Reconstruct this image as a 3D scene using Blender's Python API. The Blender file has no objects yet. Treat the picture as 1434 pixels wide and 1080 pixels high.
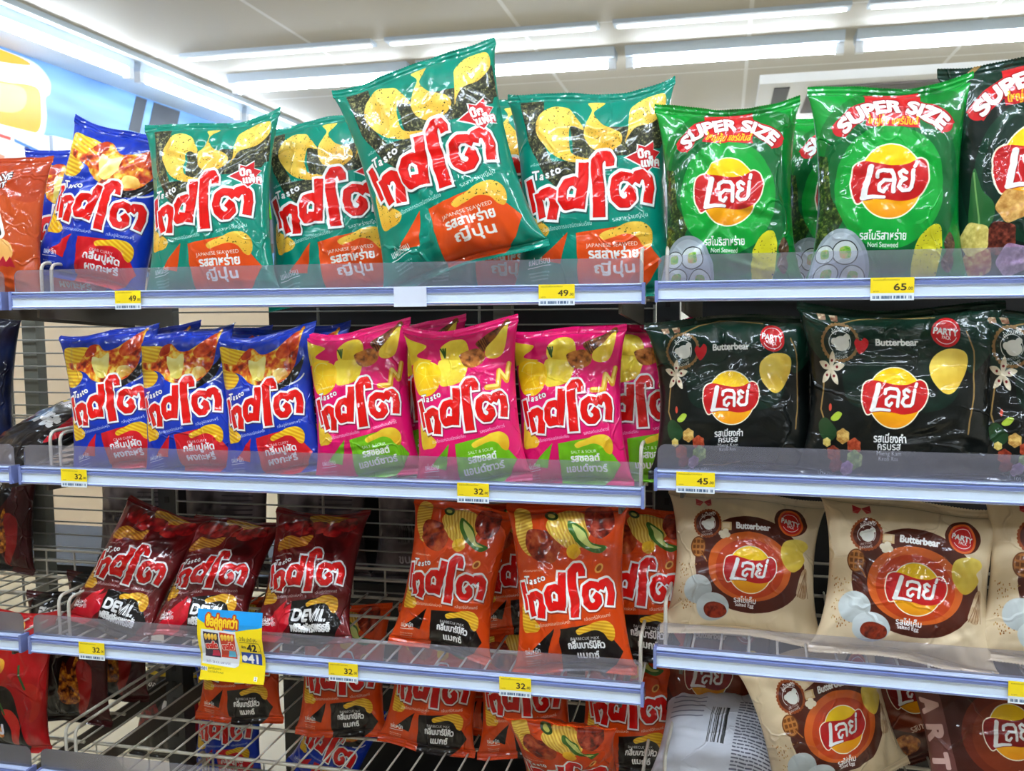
import bpy, math, random
import numpy as np
from mathutils import Vector, Matrix

# ------------------------------------------------------------------ camera, world, exposure
scene = bpy.context.scene
COL = scene.collection
PI = math.pi


def camera_axes(yaw, pitch, roll):
    f = np.array([-math.sin(yaw), math.cos(yaw), 0.0])
    r = np.array([math.cos(yaw), math.sin(yaw), 0.0])
    u = np.array([0.0, 0.0, 1.0])
    f2 = f * math.cos(pitch) - u * math.sin(pitch)
    u2 = u * math.cos(pitch) + f * math.sin(pitch)
    return (r * math.cos(roll) + u2 * math.sin(roll), u2 * math.cos(roll) - r * math.sin(roll), f2)


cam_data = bpy.data.cameras.new('camera')
cam = bpy.data.objects.new('camera', cam_data)
COL.objects.link(cam)
ax, ay, az = camera_axes(0.2264, 0.0860, -0.0094)
cam.matrix_world = Matrix(((ax[0], ay[0], -az[0], 0.9942), (ax[1], ay[1], -az[1], -1.1349),
                           (ax[2], ay[2], -az[2], 1.5), (0, 0, 0, 1)))
cam_data.sensor_width = 36.0
cam_data.lens = 1294.17 / 1434 * 36.0
cam_data.clip_start = 0.02
cam_data.dof.use_dof = True
cam_data.dof.focus_distance = 1.2
cam_data.dof.aperture_fstop = 12.0
scene.camera = cam

scene.view_settings.view_transform = 'Standard'
scene.view_settings.look = 'None'
scene.view_settings.gamma = 1.0
scene.view_settings.use_curve_mapping = False
scene.view_settings.exposure = 0.92

world = bpy.data.worlds.new('world')
world.use_nodes = True
world.node_tree.nodes['Background'].inputs[0].default_value = (0.8, 0.88, 1.0, 1)
world.node_tree.nodes['Background'].inputs[1].default_value = 0.02
scene.world = world
TUBE_POWER = 26.0          # emission of the fluorescent tubes


# ------------------------------------------------------------------ helpers
def lin(c):
    return tuple(((v / 255) / 12.92 if v / 255 <= 0.04045 else ((v / 255 + 0.055) / 1.055) ** 2.4) for v in c[:3]) + (1.0,)


def tag(o, label, cat, group=None, kind=None):
    if label: o['label'] = label
    if cat: o['category'] = cat
    if group: o['group'] = group
    if kind: o['kind'] = kind
    return o


def thing(name, label, cat, loc=(0, 0, 0), group=None, kind=None, rz=0.0):
    o = bpy.data.objects.new(name, None)
    o.empty_display_size = 0.05
    COL.objects.link(o)
    o.location = loc
    o.rotation_euler = (0, 0, rz)
    return tag(o, label, cat, group, kind)


class MB:
    """collects boxes, bars, tubes and prisms that make up ONE part"""
    def __init__(self):
        self.v, self.f, self.m, self.s = [], [], [], []

    def add(self, verts, faces, mi=0, smooth=False):
        k = len(self.v)
        self.v += [tuple(map(float, p)) for p in verts]
        for f in faces:
            self.f.append(tuple(i + k for i in f)); self.m.append(mi); self.s.append(smooth)
        return self

    def box(self, lo, hi, mi=0):
        (a, b, c), (d, e, f) = lo, hi
        return self.add([(a, b, c), (d, b, c), (d, e, c), (a, e, c), (a, b, f), (d, b, f), (d, e, f), (a, e, f)],
                        [(0, 3, 2, 1), (4, 5, 6, 7), (0, 1, 5, 4), (1, 2, 6, 5), (2, 3, 7, 6), (3, 0, 4, 7)], mi)

    def prism(self, prof, x0, x1, mi=0, mis=None):
        """profile of (y,z) points extruded along x"""
        n = len(prof)
        vs = [(x0, y, z) for y, z in prof] + [(x1, y, z) for y, z in prof]
        k = len(self.v)
        self.add(vs, [], mi)
        for i in range(n):
            j = (i + 1) % n
            self.f.append((k + i, k + j, k + n + j, k + n + i)); self.m.append(mis[i] if mis else mi); self.s.append(False)
        self.f.append(tuple(k + i for i in reversed(range(n)))); self.m.append(mi); self.s.append(False)
        self.f.append(tuple(k + n + i for i in range(n))); self.m.append(mi); self.s.append(False)
        return self

    def prism_y(self, prof, y0, y1, mi=0):
        """profile of (x,z) points extruded along y"""
        n = len(prof)
        vs = [(x, y0, z) for x, z in prof] + [(x, y1, z) for x, z in prof]
        return self.add(vs, [(i, n + i, n + (i + 1) % n, (i + 1) % n) for i in range(n)] + [tuple(range(n)), tuple(2 * n - 1 - i for i in range(n))], mi)

    def tube(self, pts, r, n=8, mi=0, cap=True):
        pts = [Vector(p) for p in pts]
        rings = []
        prev = None
        for i, p in enumerate(pts):
            a = pts[max(i - 1, 0)]; b = pts[min(i + 1, len(pts) - 1)]
            t = (b - a).normalized()
            if prev is None:
                h = Vector((0, 0, 1)) if abs(t.z) < 0.9 else Vector((1, 0, 0))
                nrm = t.cross(h).normalized()
            else:
                nrm = (prev - t * prev.dot(t)).normalized()
            prev = nrm
            bi = t.cross(nrm)
            rings.append([p + nrm * (r * math.cos(2 * PI * k / n)) + bi * (r * math.sin(2 * PI * k / n)) for k in range(n)])
        vs = [q for ring in rings for q in ring]
        fs = []
        for i in range(len(rings) - 1):
            for k in range(n):
                k2 = (k + 1) % n
                fs.append((i * n + k, i * n + k2, (i + 1) * n + k2, (i + 1) * n + k))
        self.add(vs, fs, mi, True)
        if cap:
            self.add(rings[0], [tuple(reversed(range(n)))], mi); self.add(rings[-1], [tuple(range(n))], mi)
        return self

    def build(self, name, mats, parent=None, uv=None):
        me = bpy.data.meshes.new(name)
        me.from_pydata(self.v, [], self.f)
        mats = mats if isinstance(mats, (list, tuple)) else [mats]
        for m in mats: me.materials.append(m)
        me.polygons.foreach_set('material_index', self.m)
        me.polygons.foreach_set('use_smooth', self.s)
        me.update()
        o = bpy.data.objects.new(name, me)
        COL.objects.link(o)
        if parent is not None: o.parent = parent
        return o


def rounded_path(pts, r=0.012, n=4):
    """polyline with rounded corners"""
    pts = [Vector(p) for p in pts]
    out = [pts[0]]
    for i in range(1, len(pts) - 1):
        a, b, c = pts[i - 1], pts[i], pts[i + 1]
        d1 = (a - b); d2 = (c - b)
        k = min(r, d1.length * 0.45, d2.length * 0.45)
        p, q = b + d1.normalized() * k, b + d2.normalized() * k
        for j in range(n + 1):
            t = j / n
            out.append(p * (1 - t) ** 2 + b * 2 * t * (1 - t) + q * t * t)
    out.append(pts[-1])
    return out


# ------------------------------------------------------------------ materials
def new_mat(name):
    m = bpy.data.materials.new(name)
    m.use_nodes = True
    return m, m.node_tree.nodes, m.node_tree.links, m.node_tree.nodes['Principled BSDF']


def plain(name, rgb, rough=0.5, metal=0.0, var=0.06, scale=12.0, bump=0.0, coat=0.0):
    m, N, L, b = new_mat(name)
    c = lin(rgb)
    nz = N.new('ShaderNodeTexNoise'); nz.inputs['Scale'].default_value = scale; nz.inputs['Detail'].default_value = 4
    tc = N.new('ShaderNodeTexCoord'); L.new(tc.outputs['Object'], nz.inputs['Vector'])
    mx = N.new('ShaderNodeMix'); mx.data_type = 'RGBA'
    mx.inputs[6].default_value = tuple(v * (1 - var) for v in c[:3]) + (1,)
    mx.inputs[7].default_value = tuple(min(1, v * (1 + var)) for v in c[:3]) + (1,)
    L.new(nz.outputs['Fac'], mx.inputs[0]); L.new(mx.outputs[2], b.inputs['Base Color'])
    b.inputs['Roughness'].default_value = rough
    b.inputs['Metallic'].default_value = metal
    b.inputs['Coat Weight'].default_value = coat
    if bump:
        bp = N.new('ShaderNodeBump'); bp.inputs['Strength'].default_value = bump; bp.inputs['Distance'].default_value = 0.002
        L.new(nz.outputs['Fac'], bp.inputs['Height']); L.new(bp.outputs[0], b.inputs['Normal'])
    return m


def glow(name, rgb, power):
    m, N, L, b = new_mat(name)
    b.inputs['Base Color'].default_value = (0.8, 0.8, 0.8, 1)
    b.inputs['Emission Color'].default_value = lin(rgb)
    b.inputs['Emission Strength'].default_value = power
    return m


def acrylic(name, tint, haze):
    """clear plastic sheet: see-through, a little milky, with a gloss"""
    m, N, L, b = new_mat(name)
    N.remove(b)
    out = N['Material Output']
    tr = N.new('ShaderNodeBsdfTransparent'); tr.inputs[0].default_value = tint
    df = N.new('ShaderNodeBsdfDiffuse'); df.inputs[0].default_value = (0.6, 0.6, 0.72, 1)
    gl = N.new('ShaderNodeBsdfGlossy'); gl.inputs['Roughness'].default_value = 0.12
    fr = N.new('ShaderNodeFresnel'); fr.inputs[0].default_value = 1.45
    nz = N.new('ShaderNodeTexNoise'); nz.inputs['Scale'].default_value = 9
    mr = N.new('ShaderNodeMapRange'); mr.inputs[3].default_value = haze * 0.7; mr.inputs[4].default_value = haze * 1.3
    L.new(nz.outputs['Fac'], mr.inputs[0])
    m1 = N.new('ShaderNodeMixShader'); L.new(mr.outputs[0], m1.inputs[0]); L.new(tr.outputs[0], m1.inputs[1]); L.new(df.outputs[0], m1.inputs[2])
    m2 = N.new('ShaderNodeMixShader'); L.new(fr.outputs[0], m2.inputs[0]); L.new(m1.outputs[0], m2.inputs[1]); L.new(gl.outputs[0], m2.inputs[2])
    L.new(m2.outputs[0], out.inputs[0])
    return m


def film(name, img, rough=0.2, metal=0.0, bump=0.6, seed=0.0, spec=0.15):
    """printed packaging film: the drawn print under a glossy, crinkled clear layer"""
    m, N, L, b = new_mat(name)
    uv = N.new('ShaderNodeUVMap'); uv.uv_map = 'UVMap'
    if isinstance(img, tuple):
        b.inputs['Base Color'].default_value = lin(img)
    else:
        t = N.new('ShaderNodeTexImage'); t.image = img; t.extension = 'EXTEND'
        L.new(uv.outputs[0], t.inputs[0]); L.new(t.outputs[0], b.inputs['Base Color'])
    b.inputs['Roughness'].default_value = rough + 0.1
    b.inputs['Metallic'].default_value = metal
    b.inputs['Specular IOR Level'].default_value = spec
    b.inputs['Coat Weight'].default_value = 0.75
    b.inputs['Coat Roughness'].default_value = 0.035
    oi = N.new('ShaderNodeObjectInfo')
    mp = N.new('ShaderNodeMapping'); L.new(uv.outputs[0], mp.inputs[0])
    cx = N.new('ShaderNodeCombineXYZ'); mu = N.new('ShaderNodeMath'); mu.operation = 'MULTIPLY'; mu.inputs[1].default_value = 37.0
    L.new(oi.outputs['Random'], mu.inputs[0]); L.new(mu.outputs[0], cx.inputs[0]); L.new(mu.outputs[0], cx.inputs[1]); L.new(cx.outputs[0], mp.inputs['Location'])
    n1 = N.new('ShaderNodeTexNoise'); n1.inputs['Scale'].default_value = 3.0; n1.inputs['Detail'].default_value = 3; n1.inputs['Distortion'].default_value = 1.2
    v1 = N.new('ShaderNodeTexVoronoi'); v1.feature = 'DISTANCE_TO_EDGE'; v1.inputs['Scale'].default_value = 3.2
    n2 = N.new('ShaderNodeTexNoise'); n2.inputs['Scale'].default_value = 5.0
    L.new(mp.outputs[0], n1.inputs[0]); L.new(mp.outputs[0], n2.inputs[0])
    ad = N.new('ShaderNodeMix'); ad.data_type = 'RGBA'; ad.inputs[0].default_value = 0.18
    L.new(mp.outputs[0], ad.inputs[6]); L.new(n2.outputs['Color'], ad.inputs[7]); L.new(ad.outputs[2], v1.inputs[0])
    mr = N.new('ShaderNodeMapRange'); mr.inputs[2].default_value = 0.035; mr.inputs[3].default_value = 0.5; mr.inputs[4].default_value = 0.0
    L.new(v1.outputs['Distance'], mr.inputs[0])
    n3 = N.new('ShaderNodeTexNoise'); n3.inputs['Scale'].default_value = 2.2; n3.inputs['Detail'].default_value = 1; L.new(mp.outputs[0], n3.inputs[0])
    m3 = N.new('ShaderNodeMapRange'); m3.inputs[1].default_value = 0.42; m3.inputs[2].default_value = 0.62; L.new(n3.outputs['Fac'], m3.inputs[0])
    k3 = N.new('ShaderNodeMath'); k3.operation = 'MULTIPLY'; L.new(mr.outputs[0], k3.inputs[0]); L.new(m3.outputs[0], k3.inputs[1])
    s = N.new('ShaderNodeMath'); s.operation = 'ADD'; L.new(n1.outputs['Fac'], s.inputs[0]); L.new(k3.outputs[0], s.inputs[1])
    bp = N.new('ShaderNodeBump'); bp.inputs['Strength'].default_value = bump; bp.inputs['Distance'].default_value = 0.004
    b2 = N.new('ShaderNodeBump'); b2.inputs['Strength'].default_value = min(1.0, bump * 1.5); b2.inputs['Distance'].default_value = 0.005
    L.new(s.outputs[0], bp.inputs['Height']); L.new(s.outputs[0], b2.inputs['Height'])
    L.new(bp.outputs[0], b.inputs['Normal']); L.new(b2.outputs[0], b.inputs['Coat Normal'])
    return m


# ------------------------------------------------------------------ drawing the printed designs
_txt_cu = bpy.data.curves.new('lettering', 'FONT')
_txt_ob = bpy.data.objects.new('lettering', _txt_cu)
COL.objects.link(_txt_ob)
_txt_cache = {}


def glyph_tris(s):
    key = s
    if key not in _txt_cache:
        _txt_cu.body = s
        bpy.context.view_layer.update()
        ev = _txt_ob.evaluated_get(bpy.context.evaluated_depsgraph_get())
        me = ev.to_mesh()
        me.calc_loop_triangles()
        n = len(me.vertices)
        co = np.zeros(n * 3, np.float32); me.vertices.foreach_get('co', co)
        ti = np.zeros(len(me.loop_triangles) * 3, np.int32); me.loop_triangles.foreach_get('vertices', ti)
        ev.to_mesh_clear()
        _txt_cache[key] = co.reshape(-1, 3)[:, :2][ti.reshape(-1, 3)] if len(ti) else np.zeros((0, 3, 2))
    return _txt_cache[key]


def noise2(h, w, cell, seed, octv=3):
    rg = np.random.RandomState(seed)
    out = np.zeros((h, w)); amp = 1.0; tot = 0
    for o in range(octv):
        c = max(cell / 2 ** o, 1.5)
        gh, gw = int(h / c) + 3, int(w / c) + 3
        g = rg.rand(gh, gw)
        y = np.arange(h) / c; x = np.arange(w) / c
        yi, xi = y.astype(int), x.astype(int)
        fy = (y - yi)[:, None]; fx = (x - xi)[None]
        fy = fy * fy * (3 - 2 * fy); fx = fx * fx * (3 - 2 * fx)
        a = g[yi][:, xi]; b = g[yi][:, xi + 1]; cc = g[yi + 1][:, xi]; d = g[yi + 1][:, xi + 1]
        out += amp * ((a * (1 - fx) + b * fx) * (1 - fy) + (cc * (1 - fx) + d * fx) * fy)
        tot += amp; amp *= 0.55
    return out / tot


def spline(pts, n=8):
    """closed smooth curve through points"""
    P = np.array(pts, float); out = []
    for i in range(len(P)):
        p0, p1, p2, p3 = P[i - 1], P[i], P[(i + 1) % len(P)], P[(i + 2) % len(P)]
        for k in range(n):
            t = k / n
            out.append(0.5 * (2 * p1 + (p2 - p0) * t + (2 * p0 - 5 * p1 + 4 * p2 - p3) * t * t + (3 * p1 - p0 - 3 * p2 + p3) * t ** 3))
    return np.array(out)


class Art:
    """a flat print: x 0..1 across, y 0..1 down; `frame` maps other drawing units onto it"""
    def __init__(self, w, h, base, seed=1):
        self.w, self.h = w, h
        self.a = np.empty((h, w, 3)); self.a[:] = np.array(base, float)
        self.frame(0, 0, 1, 1, 0, 0, 1, 1)
        self.seed = seed

    def frame(self, x0, y0, x1, y1, u0, v0, u1, v1):
        self.sx = (u1 - u0) * self.w / (x1 - x0); self.sy = (v1 - v0) * self.h / (y1 - y0)
        self.ox = u0 * self.w - x0 * self.sx; self.oy = v0 * self.h - y0 * self.sy
        return self

    def px(self, pts):
        P = np.array(pts, float).reshape(-1, 2)
        return P * [self.sx, self.sy] + [self.ox, self.oy]

    def unit(self): return 0.5 * (abs(self.sx) + abs(self.sy))

    def _win(self, lo, hi):
        x0, y0 = max(int(lo[0]) - 2, 0), max(int(lo[1]) - 2, 0)
        x1, y1 = min(int(hi[0]) + 3, self.w), min(int(hi[1]) + 3, self.h)
        if x1 <= x0 or y1 <= y0: return None
        return x0, y0, x1, y1

    def blend(self, win, mask, color):
        x0, y0, x1, y1 = win
        m = np.clip(mask, 0, 1)[..., None]
        c = np.array(color, float)
        reg = self.a[y0:y1, x0:x1]
        reg[:] = reg * (1 - m) + c * m

    def poly_mask(self, P):
        win = self._win(P.min(0), P.max(0))
        if win is None: return None, None
        x0, y0, x1, y1 = win
        S = 3
        ys = (np.arange((y1 - y0) * S) + 0.5) / S + y0
        xs = (np.arange((x1 - x0) * S) + 0.5) / S + x0
        ins = np.zeros((len(ys), len(xs)), bool)
        for i in range(len(P)):
            (ax_, ay_), (bx, by) = P[i - 1], P[i]
            if ay_ == by: continue
            r = (ys >= min(ay_, by)) & (ys < max(ay_, by))
            if not r.any(): continue
            xc = ax_ + (ys[r] - ay_) * (bx - ax_) / (by - ay_)
            ins[r] ^= xs[None, :] < xc[:, None]
        m = ins.reshape(y1 - y0, S, x1 - x0, S).mean((1, 3))
        return win, m

    def poly(self, pts, color, smooth=False, alpha=1.0):
        P = self.px(pts)
        if smooth: P = spline(P)
        win, m = self.poly_mask(P)
        if win: self.blend(win, m * alpha, color)

    def textured(self, pts, fn, smooth=True):
        """fn(X,Y,h,w) -> colours over the window, X,Y in drawing units"""
        P = self.px(pts)
        if smooth: P = spline(P)
        win, m = self.poly_mask(P)
        if win is None: return
        x0, y0, x1, y1 = win
        Y, X = np.mgrid[y0:y1, x0:x1].astype(float)
        c = fn((X - self.ox) / self.sx, (Y - self.oy) / self.sy, y1 - y0, x1 - x0)
        self.blend(win, m, c)

    def ellipse(self, cx, cy, rx, ry, color, rot=0.0, alpha=1.0, a0=0, a1=360):
        t = np.radians(np.linspace(a0, a1, 48, endpoint=False))
        x, y = rx * np.cos(t), ry * np.sin(t)
        c, s = math.cos(math.radians(rot)), math.sin(math.radians(rot))
        self.poly(np.stack([cx + x * c - y * s, cy + x * s + y * c], 1), color, alpha=alpha)

    def ring(self, cx, cy, rx, ry, w, color, a0=0, a1=360):
        t = np.radians(np.linspace(a0, a1, 40))
        self.stroke(np.stack([cx + rx * np.cos(t), cy + ry * np.sin(t)], 1), w, color)

    def stroke(self, pts, r, color, alpha=1.0, flat=0.0):
        """round line of half-width r (drawing units) through pts"""
        P = self.px(pts); rp = r * self.unit() if np.isscalar(r) else None
        rs = np.full(len(P), rp) if rp is not None else np.array(r) * self.unit()
        win = self._win(P.min(0) - rs.max(), P.max(0) + rs.max())
        if win is None: return
        x0, y0, x1, y1 = win
        Y, X = np.mgrid[y0:y1, x0:x1] + 0.5
        best = np.full(X.shape, -1e9)
        for i in range(len(P) - 1):
            a, b = P[i], P[i + 1]
            d = b - a; L2 = max((d ** 2).sum(), 1e-9)
            tr = ((X - a[0]) * d[0] + (Y - a[1]) * d[1]) / L2
            t = np.clip(tr, 0, 1)
            dist = np.hypot(X - a[0] - t * d[0], Y - a[1] - t * d[1])
            e = rs[i] + (rs[i + 1] - rs[i]) * t - dist
            if flat is not None and flat != 0.0:          # square-cut ends, lengthened by `flat`
                L = math.sqrt(L2); fx = (0.0 if flat < 0 else flat) * self.unit()
                pe = np.abs((X - a[0]) * d[1] - (Y - a[1]) * d[0]) / L
                if i == 0: e = np.where(tr < 0, np.minimum(rs[0] - pe, tr * L + fx), e)
                if i == len(P) - 2: e = np.where(tr > 1, np.minimum(rs[-1] - pe, (1 - tr) * L + fx), e)
            best = np.maximum(best, e)
        self.blend(win, np.clip(best + 0.5, 0, 1) * alpha, color)

    def text(self, s, cx, cy, size, color, bold=0.02, rot=0.0, width=None, slant=0.0, arc=None, outline=None, ocol=None):
        """text centred on cx,cy; size = letter height in drawing units (y); rot in degrees, up to the right positive"""
        if outline: self.text(s, cx, cy, size, ocol, bold + outline, rot, width, slant, arc)
        T = glyph_tris(s)
        if not len(T): return
        base = T
        lo, hi = base.reshape(-1, 2).min(0), base.reshape(-1, 2).max(0)
        k = size / 0.72
        kx = (width / (hi[0] - lo[0])) if width else k * self.sy / self.sx
        q = T.astype(float).copy()
        x = (q[..., 0] - (lo[0] + hi[0]) / 2) * kx
        y = -(q[..., 1] - 0.33) * k
        x = x - y * slant
        if arc:
            th = x / arc
            x2 = np.sin(th) * (arc - y); y2 = arc - np.cos(th) * (arc - y)
            x, y = x2, y2
        c, sn = math.cos(math.radians(rot)), math.sin(math.radians(rot))
        px_ = np.stack([cx + x * c + y * sn, cy - x * sn + y * c], -1) * [self.sx, self.sy] + [self.ox, self.oy]
        rad = bold * k * self.sy * 3
        win = self._win(px_.reshape(-1, 2).min(0) - rad / 3, px_.reshape(-1, 2).max(0) + rad / 3)
        if win is None: return
        x0, y0, x1, y1 = win
        S = 3
        H, W = (y1 - y0) * S, (x1 - x0) * S
        buf = np.zeros((H, W), bool)
        pts = (px_ - [x0, y0]) * S
        for tri in pts:
            mn = np.maximum(np.floor(tri.min(0)).astype(int), 0); mxx = np.minimum(np.ceil(tri.max(0)).astype(int) + 1, [W, H])
            if mxx[0] <= mn[0] or mxx[1] <= mn[1]: continue
            gx = np.arange(mn[0], mxx[0])[None] + 0.5; gy = np.arange(mn[1], mxx[1])[:, None] + 0.5
            (x_a, y_a), (x_b, y_b), (x_c, y_c) = tri
            e1 = (x_b - x_a) * (gy - y_a) - (y_b - y_a) * (gx - x_a)
            e2 = (x_c - x_b) * (gy - y_b) - (y_c - y_b) * (gx - x_b)
            e3 = (x_a - x_c) * (gy - y_c) - (y_a - y_c) * (gx - x_c)
            buf[mn[1]:mxx[1], mn[0]:mxx[0]] |= ((e1 >= 0) & (e2 >= 0) & (e3 >= 0)) | ((e1 <= 0) & (e2 <= 0) & (e3 <= 0))
        if rad >= 0.6:
            R_ = int(rad + 0.5); src = buf; buf = src.copy()
            for dy in range(-R_, R_ + 1):
                for dx in range(-R_, R_ + 1):
                    if dx * dx + dy * dy <= rad * rad + 0.3 and (dx or dy):
                        buf[max(dy, 0):H + min(dy, 0), max(dx, 0):W + min(dx, 0)] |= src[max(-dy, 0):H + min(-dy, 0), max(-dx, 0):W + min(-dx, 0)]
        self.blend(win, buf.reshape(y1 - y0, S, x1 - x0, S).mean((1, 3)), color)

    # --- motifs
    def chip(self, pts, ridge=0.0, ang=20, light=(250, 214, 84), dark=(226, 160, 36), flecks=0, smooth=True):
        P0 = np.array(pts, float); c0 = P0.mean(0); ext = np.ptp(P0, axis=0).max()
        self.seed += 1; sd = self.seed
        ca, sa = math.cos(math.radians(ang)), math.sin(math.radians(ang))

        def fn(X, Y, h, w):
            n = noise2(h, w, max(w, h) / 3, sd)
            t = ((X - c0[0]) * 0.5 + (Y - c0[1])) / ext + 0.4
            t = np.clip(t * 0.75 + (n - 0.5) * 0.9, 0, 1)
            if ridge: t = np.clip(t * 0.5 + 0.35 + 0.42 * np.sin(2 * PI * ((X - c0[0]) * -sa + (Y - c0[1]) * ca) / ridge), 0, 1)
            col = np.array(light) * (1 - t[..., None]) + np.array(dark) * t[..., None]
            if flecks:
                f = noise2(h, w, 4, sd + 77, 2) > 0.78
                col[f] = (70, 66, 20)
            return col
        self.textured(pts, fn, smooth)

    def blob(self, pts, cols, cell=14, smooth=True):
        """patchy food: several colours mixed by noise"""
        self.seed += 1; sd = self.seed
        cs = np.array(cols, float)

        def fn(X, Y, h, w):
            n = noise2(h, w, cell, sd, 3)
            n = np.clip((n - 0.22) / 0.56, 0, 0.999) * (len(cs) - 1)
            i = n.astype(int); f = (n - i)[..., None]
            return cs[i] * (1 - f) + cs[np.minimum(i + 1, len(cs) - 1)] * f
        self.textured(pts, fn, smooth)

    def barcode(self, x0, y0, x1, y1, n=40, color=(20, 20, 20)):
        rg = random.Random(self.seed)
        for i in range(n):
            a = x0 + (x1 - x0) * i / n
            if rg.random() < 0.6: self.poly([(a, y0), (a + (x1 - x0) / n * rg.choice((0.6, 1)), y0), (a + (x1 - x0) / n * 0.8, y1), (a, y1)], color)

    def image(self, name):
        im = bpy.data.images.new(name, self.w, self.h)
        buf = np.ones((self.h, self.w, 4), np.float32)
        buf[..., :3] = np.clip(self.a[::-1] / 255.0, 0, 1)
        im.pixels.foreach_set(buf.ravel())
        im.update(); im.pack()
        return im


WHITE, RED, BLACK = (246, 246, 244), (226, 14, 10), (14, 11, 11)


def arc_pts(cx, cy, rx, ry, a0, a1, n=10):
    t = np.radians(np.linspace(a0, a1, n))
    return [(cx + rx * math.cos(a), cy - ry * math.sin(a)) for a in t]


def thai_wordmark(A, red=RED, shade=(160, 8, 8), out=WHITE):
    """the big slanted red Thai word with a thick white outline (drawn in the units of the small-bag layout)"""
    e = [(138, 498), (150, 560), (166, 640), (172, 662)]
    th1 = [(181, 572), (192, 630), (207, 700)]
    th2 = [(196, 600), (206, 578), (232, 570), (254, 586), (262, 622), (256, 664), (250, 712)]
    s1 = [(389, 438), (384, 520), (376, 600), (367, 668)]
    s2 = [(372, 556), (346, 526), (314, 534), (297, 566), (296, 618), (312, 650), (336, 646), (341, 612)]
    o1 = [(450, 712), (449, 600), (442, 500), (444, 436), (462, 408), (486, 406), (499, 430), (500, 462)]
    t1 = [(566, 578), (584, 594), (588, 624), (568, 648), (542, 648), (520, 622), (512, 580), (520, 534), (548, 514), (578, 520), (600, 544)]
    t2 = [(600, 544), (614, 512), (640, 504), (658, 526), (664, 575), (655, 646)]
    groups = [[(e, 17)], [(th1, 16), (th2, 22)], [(s1, 23), (s2, 19)], [(o1, [27, 26, 25, 25, 23, 22, 20, 18])], [(t1, 19), (t2, 21)]]
    wd = lambda p, r, k: np.array(r if not np.isscalar(r) else [r] * len(p), float) + k
    for g in groups:
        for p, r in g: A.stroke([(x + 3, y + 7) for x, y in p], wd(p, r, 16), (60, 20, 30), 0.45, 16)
    for g in groups:
        for p, r in g: A.stroke(p, wd(p, r, 14), out, 1, 14)
    for g in groups:
        for p, r in g: A.stroke(p, wd(p, r, 9), out, 1, 9)
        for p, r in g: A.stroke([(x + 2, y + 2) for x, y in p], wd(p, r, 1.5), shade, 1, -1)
        for p, r in g: A.stroke(p, wd(p, r, -0.5), red, 1, -1)


def small_layout(A): return A.frame(118, 55, 712, 1070, 0.075, 0.03, 0.925, 1.0)


def common_print(A, tri, block, en, th_a, th_b, line1, line2, corner, word_y=475, chip_kw=None, dark_txt=False):
    """what every bag of this make shares: word mark, triangle, flavour block, small lines"""
    A.poly([(185, 912), (318, 780), (277, 938)], tri)
    A.poly([(352, 786), (545, 757), (585, 760), (640, 820), (708, 925), (655, 1010), (590, 1070), (352, 1070)], block)
    A.chip([(450, 800), (475, 780), (520, 765), (570, 742), (630, 740), (668, 775), (672, 830), (655, 862), (630, 850), (605, 812), (560, 795), (500, 812), (465, 822)], **(chip_kw or {}))
    A.chip([(128, 640), (150, 640), (165, 690), (205, 720), (238, 760), (222, 795), (175, 803), (128, 790)], **(chip_kw or {}))
    A.text(en, 500, 846, 19, WHITE, 0.01, 3, width=len(en) * 13.5)
    A.text(th_a, 505, 888, 46, WHITE, 0.045, 2, width=min(205, 24 * len(th_a)))
    A.text(th_b, 508, 955, 46, WHITE, 0.045, 2, width=min(250, 24 * len(th_b)))
    A.text(line1, 315, 752, 20, WHITE, 0.01, 6, width=210)
    A.text(line2, 580, 716, 20, WHITE, 0.01, 10, width=150)
    A.text(corner, 185, 918, 34, WHITE, 0.012, 4, width=95)
    A.stroke([(135, 950), (236, 940)], 2.0, WHITE)
    for i in range(3): A.text('ขนาดบรรจุ', 185, 975 + i * 17, 9, WHITE, 0.0, 2, width=90 - 8 * i)
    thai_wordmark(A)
    for ch, x, y, r in (('T', 176, 482, 4), ('a', 205, 488, -6), ('s', 231, 484, 5), ('t', 253, 474, 4), ('o', 278, 466, 8)):
        A.text(ch, x, y, 40 if ch != 'T' else 46, (40, 30, 40), 0.07, r)
        A.text(ch, x, y, 40 if ch != 'T' else 46, WHITE, 0.045, r)
    A.text('เครื่องหมายการค้า', 215, 424, 13, WHITE, 0.0, 4, width=130)


ART = {}
SW, SH = 384, 520


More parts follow.
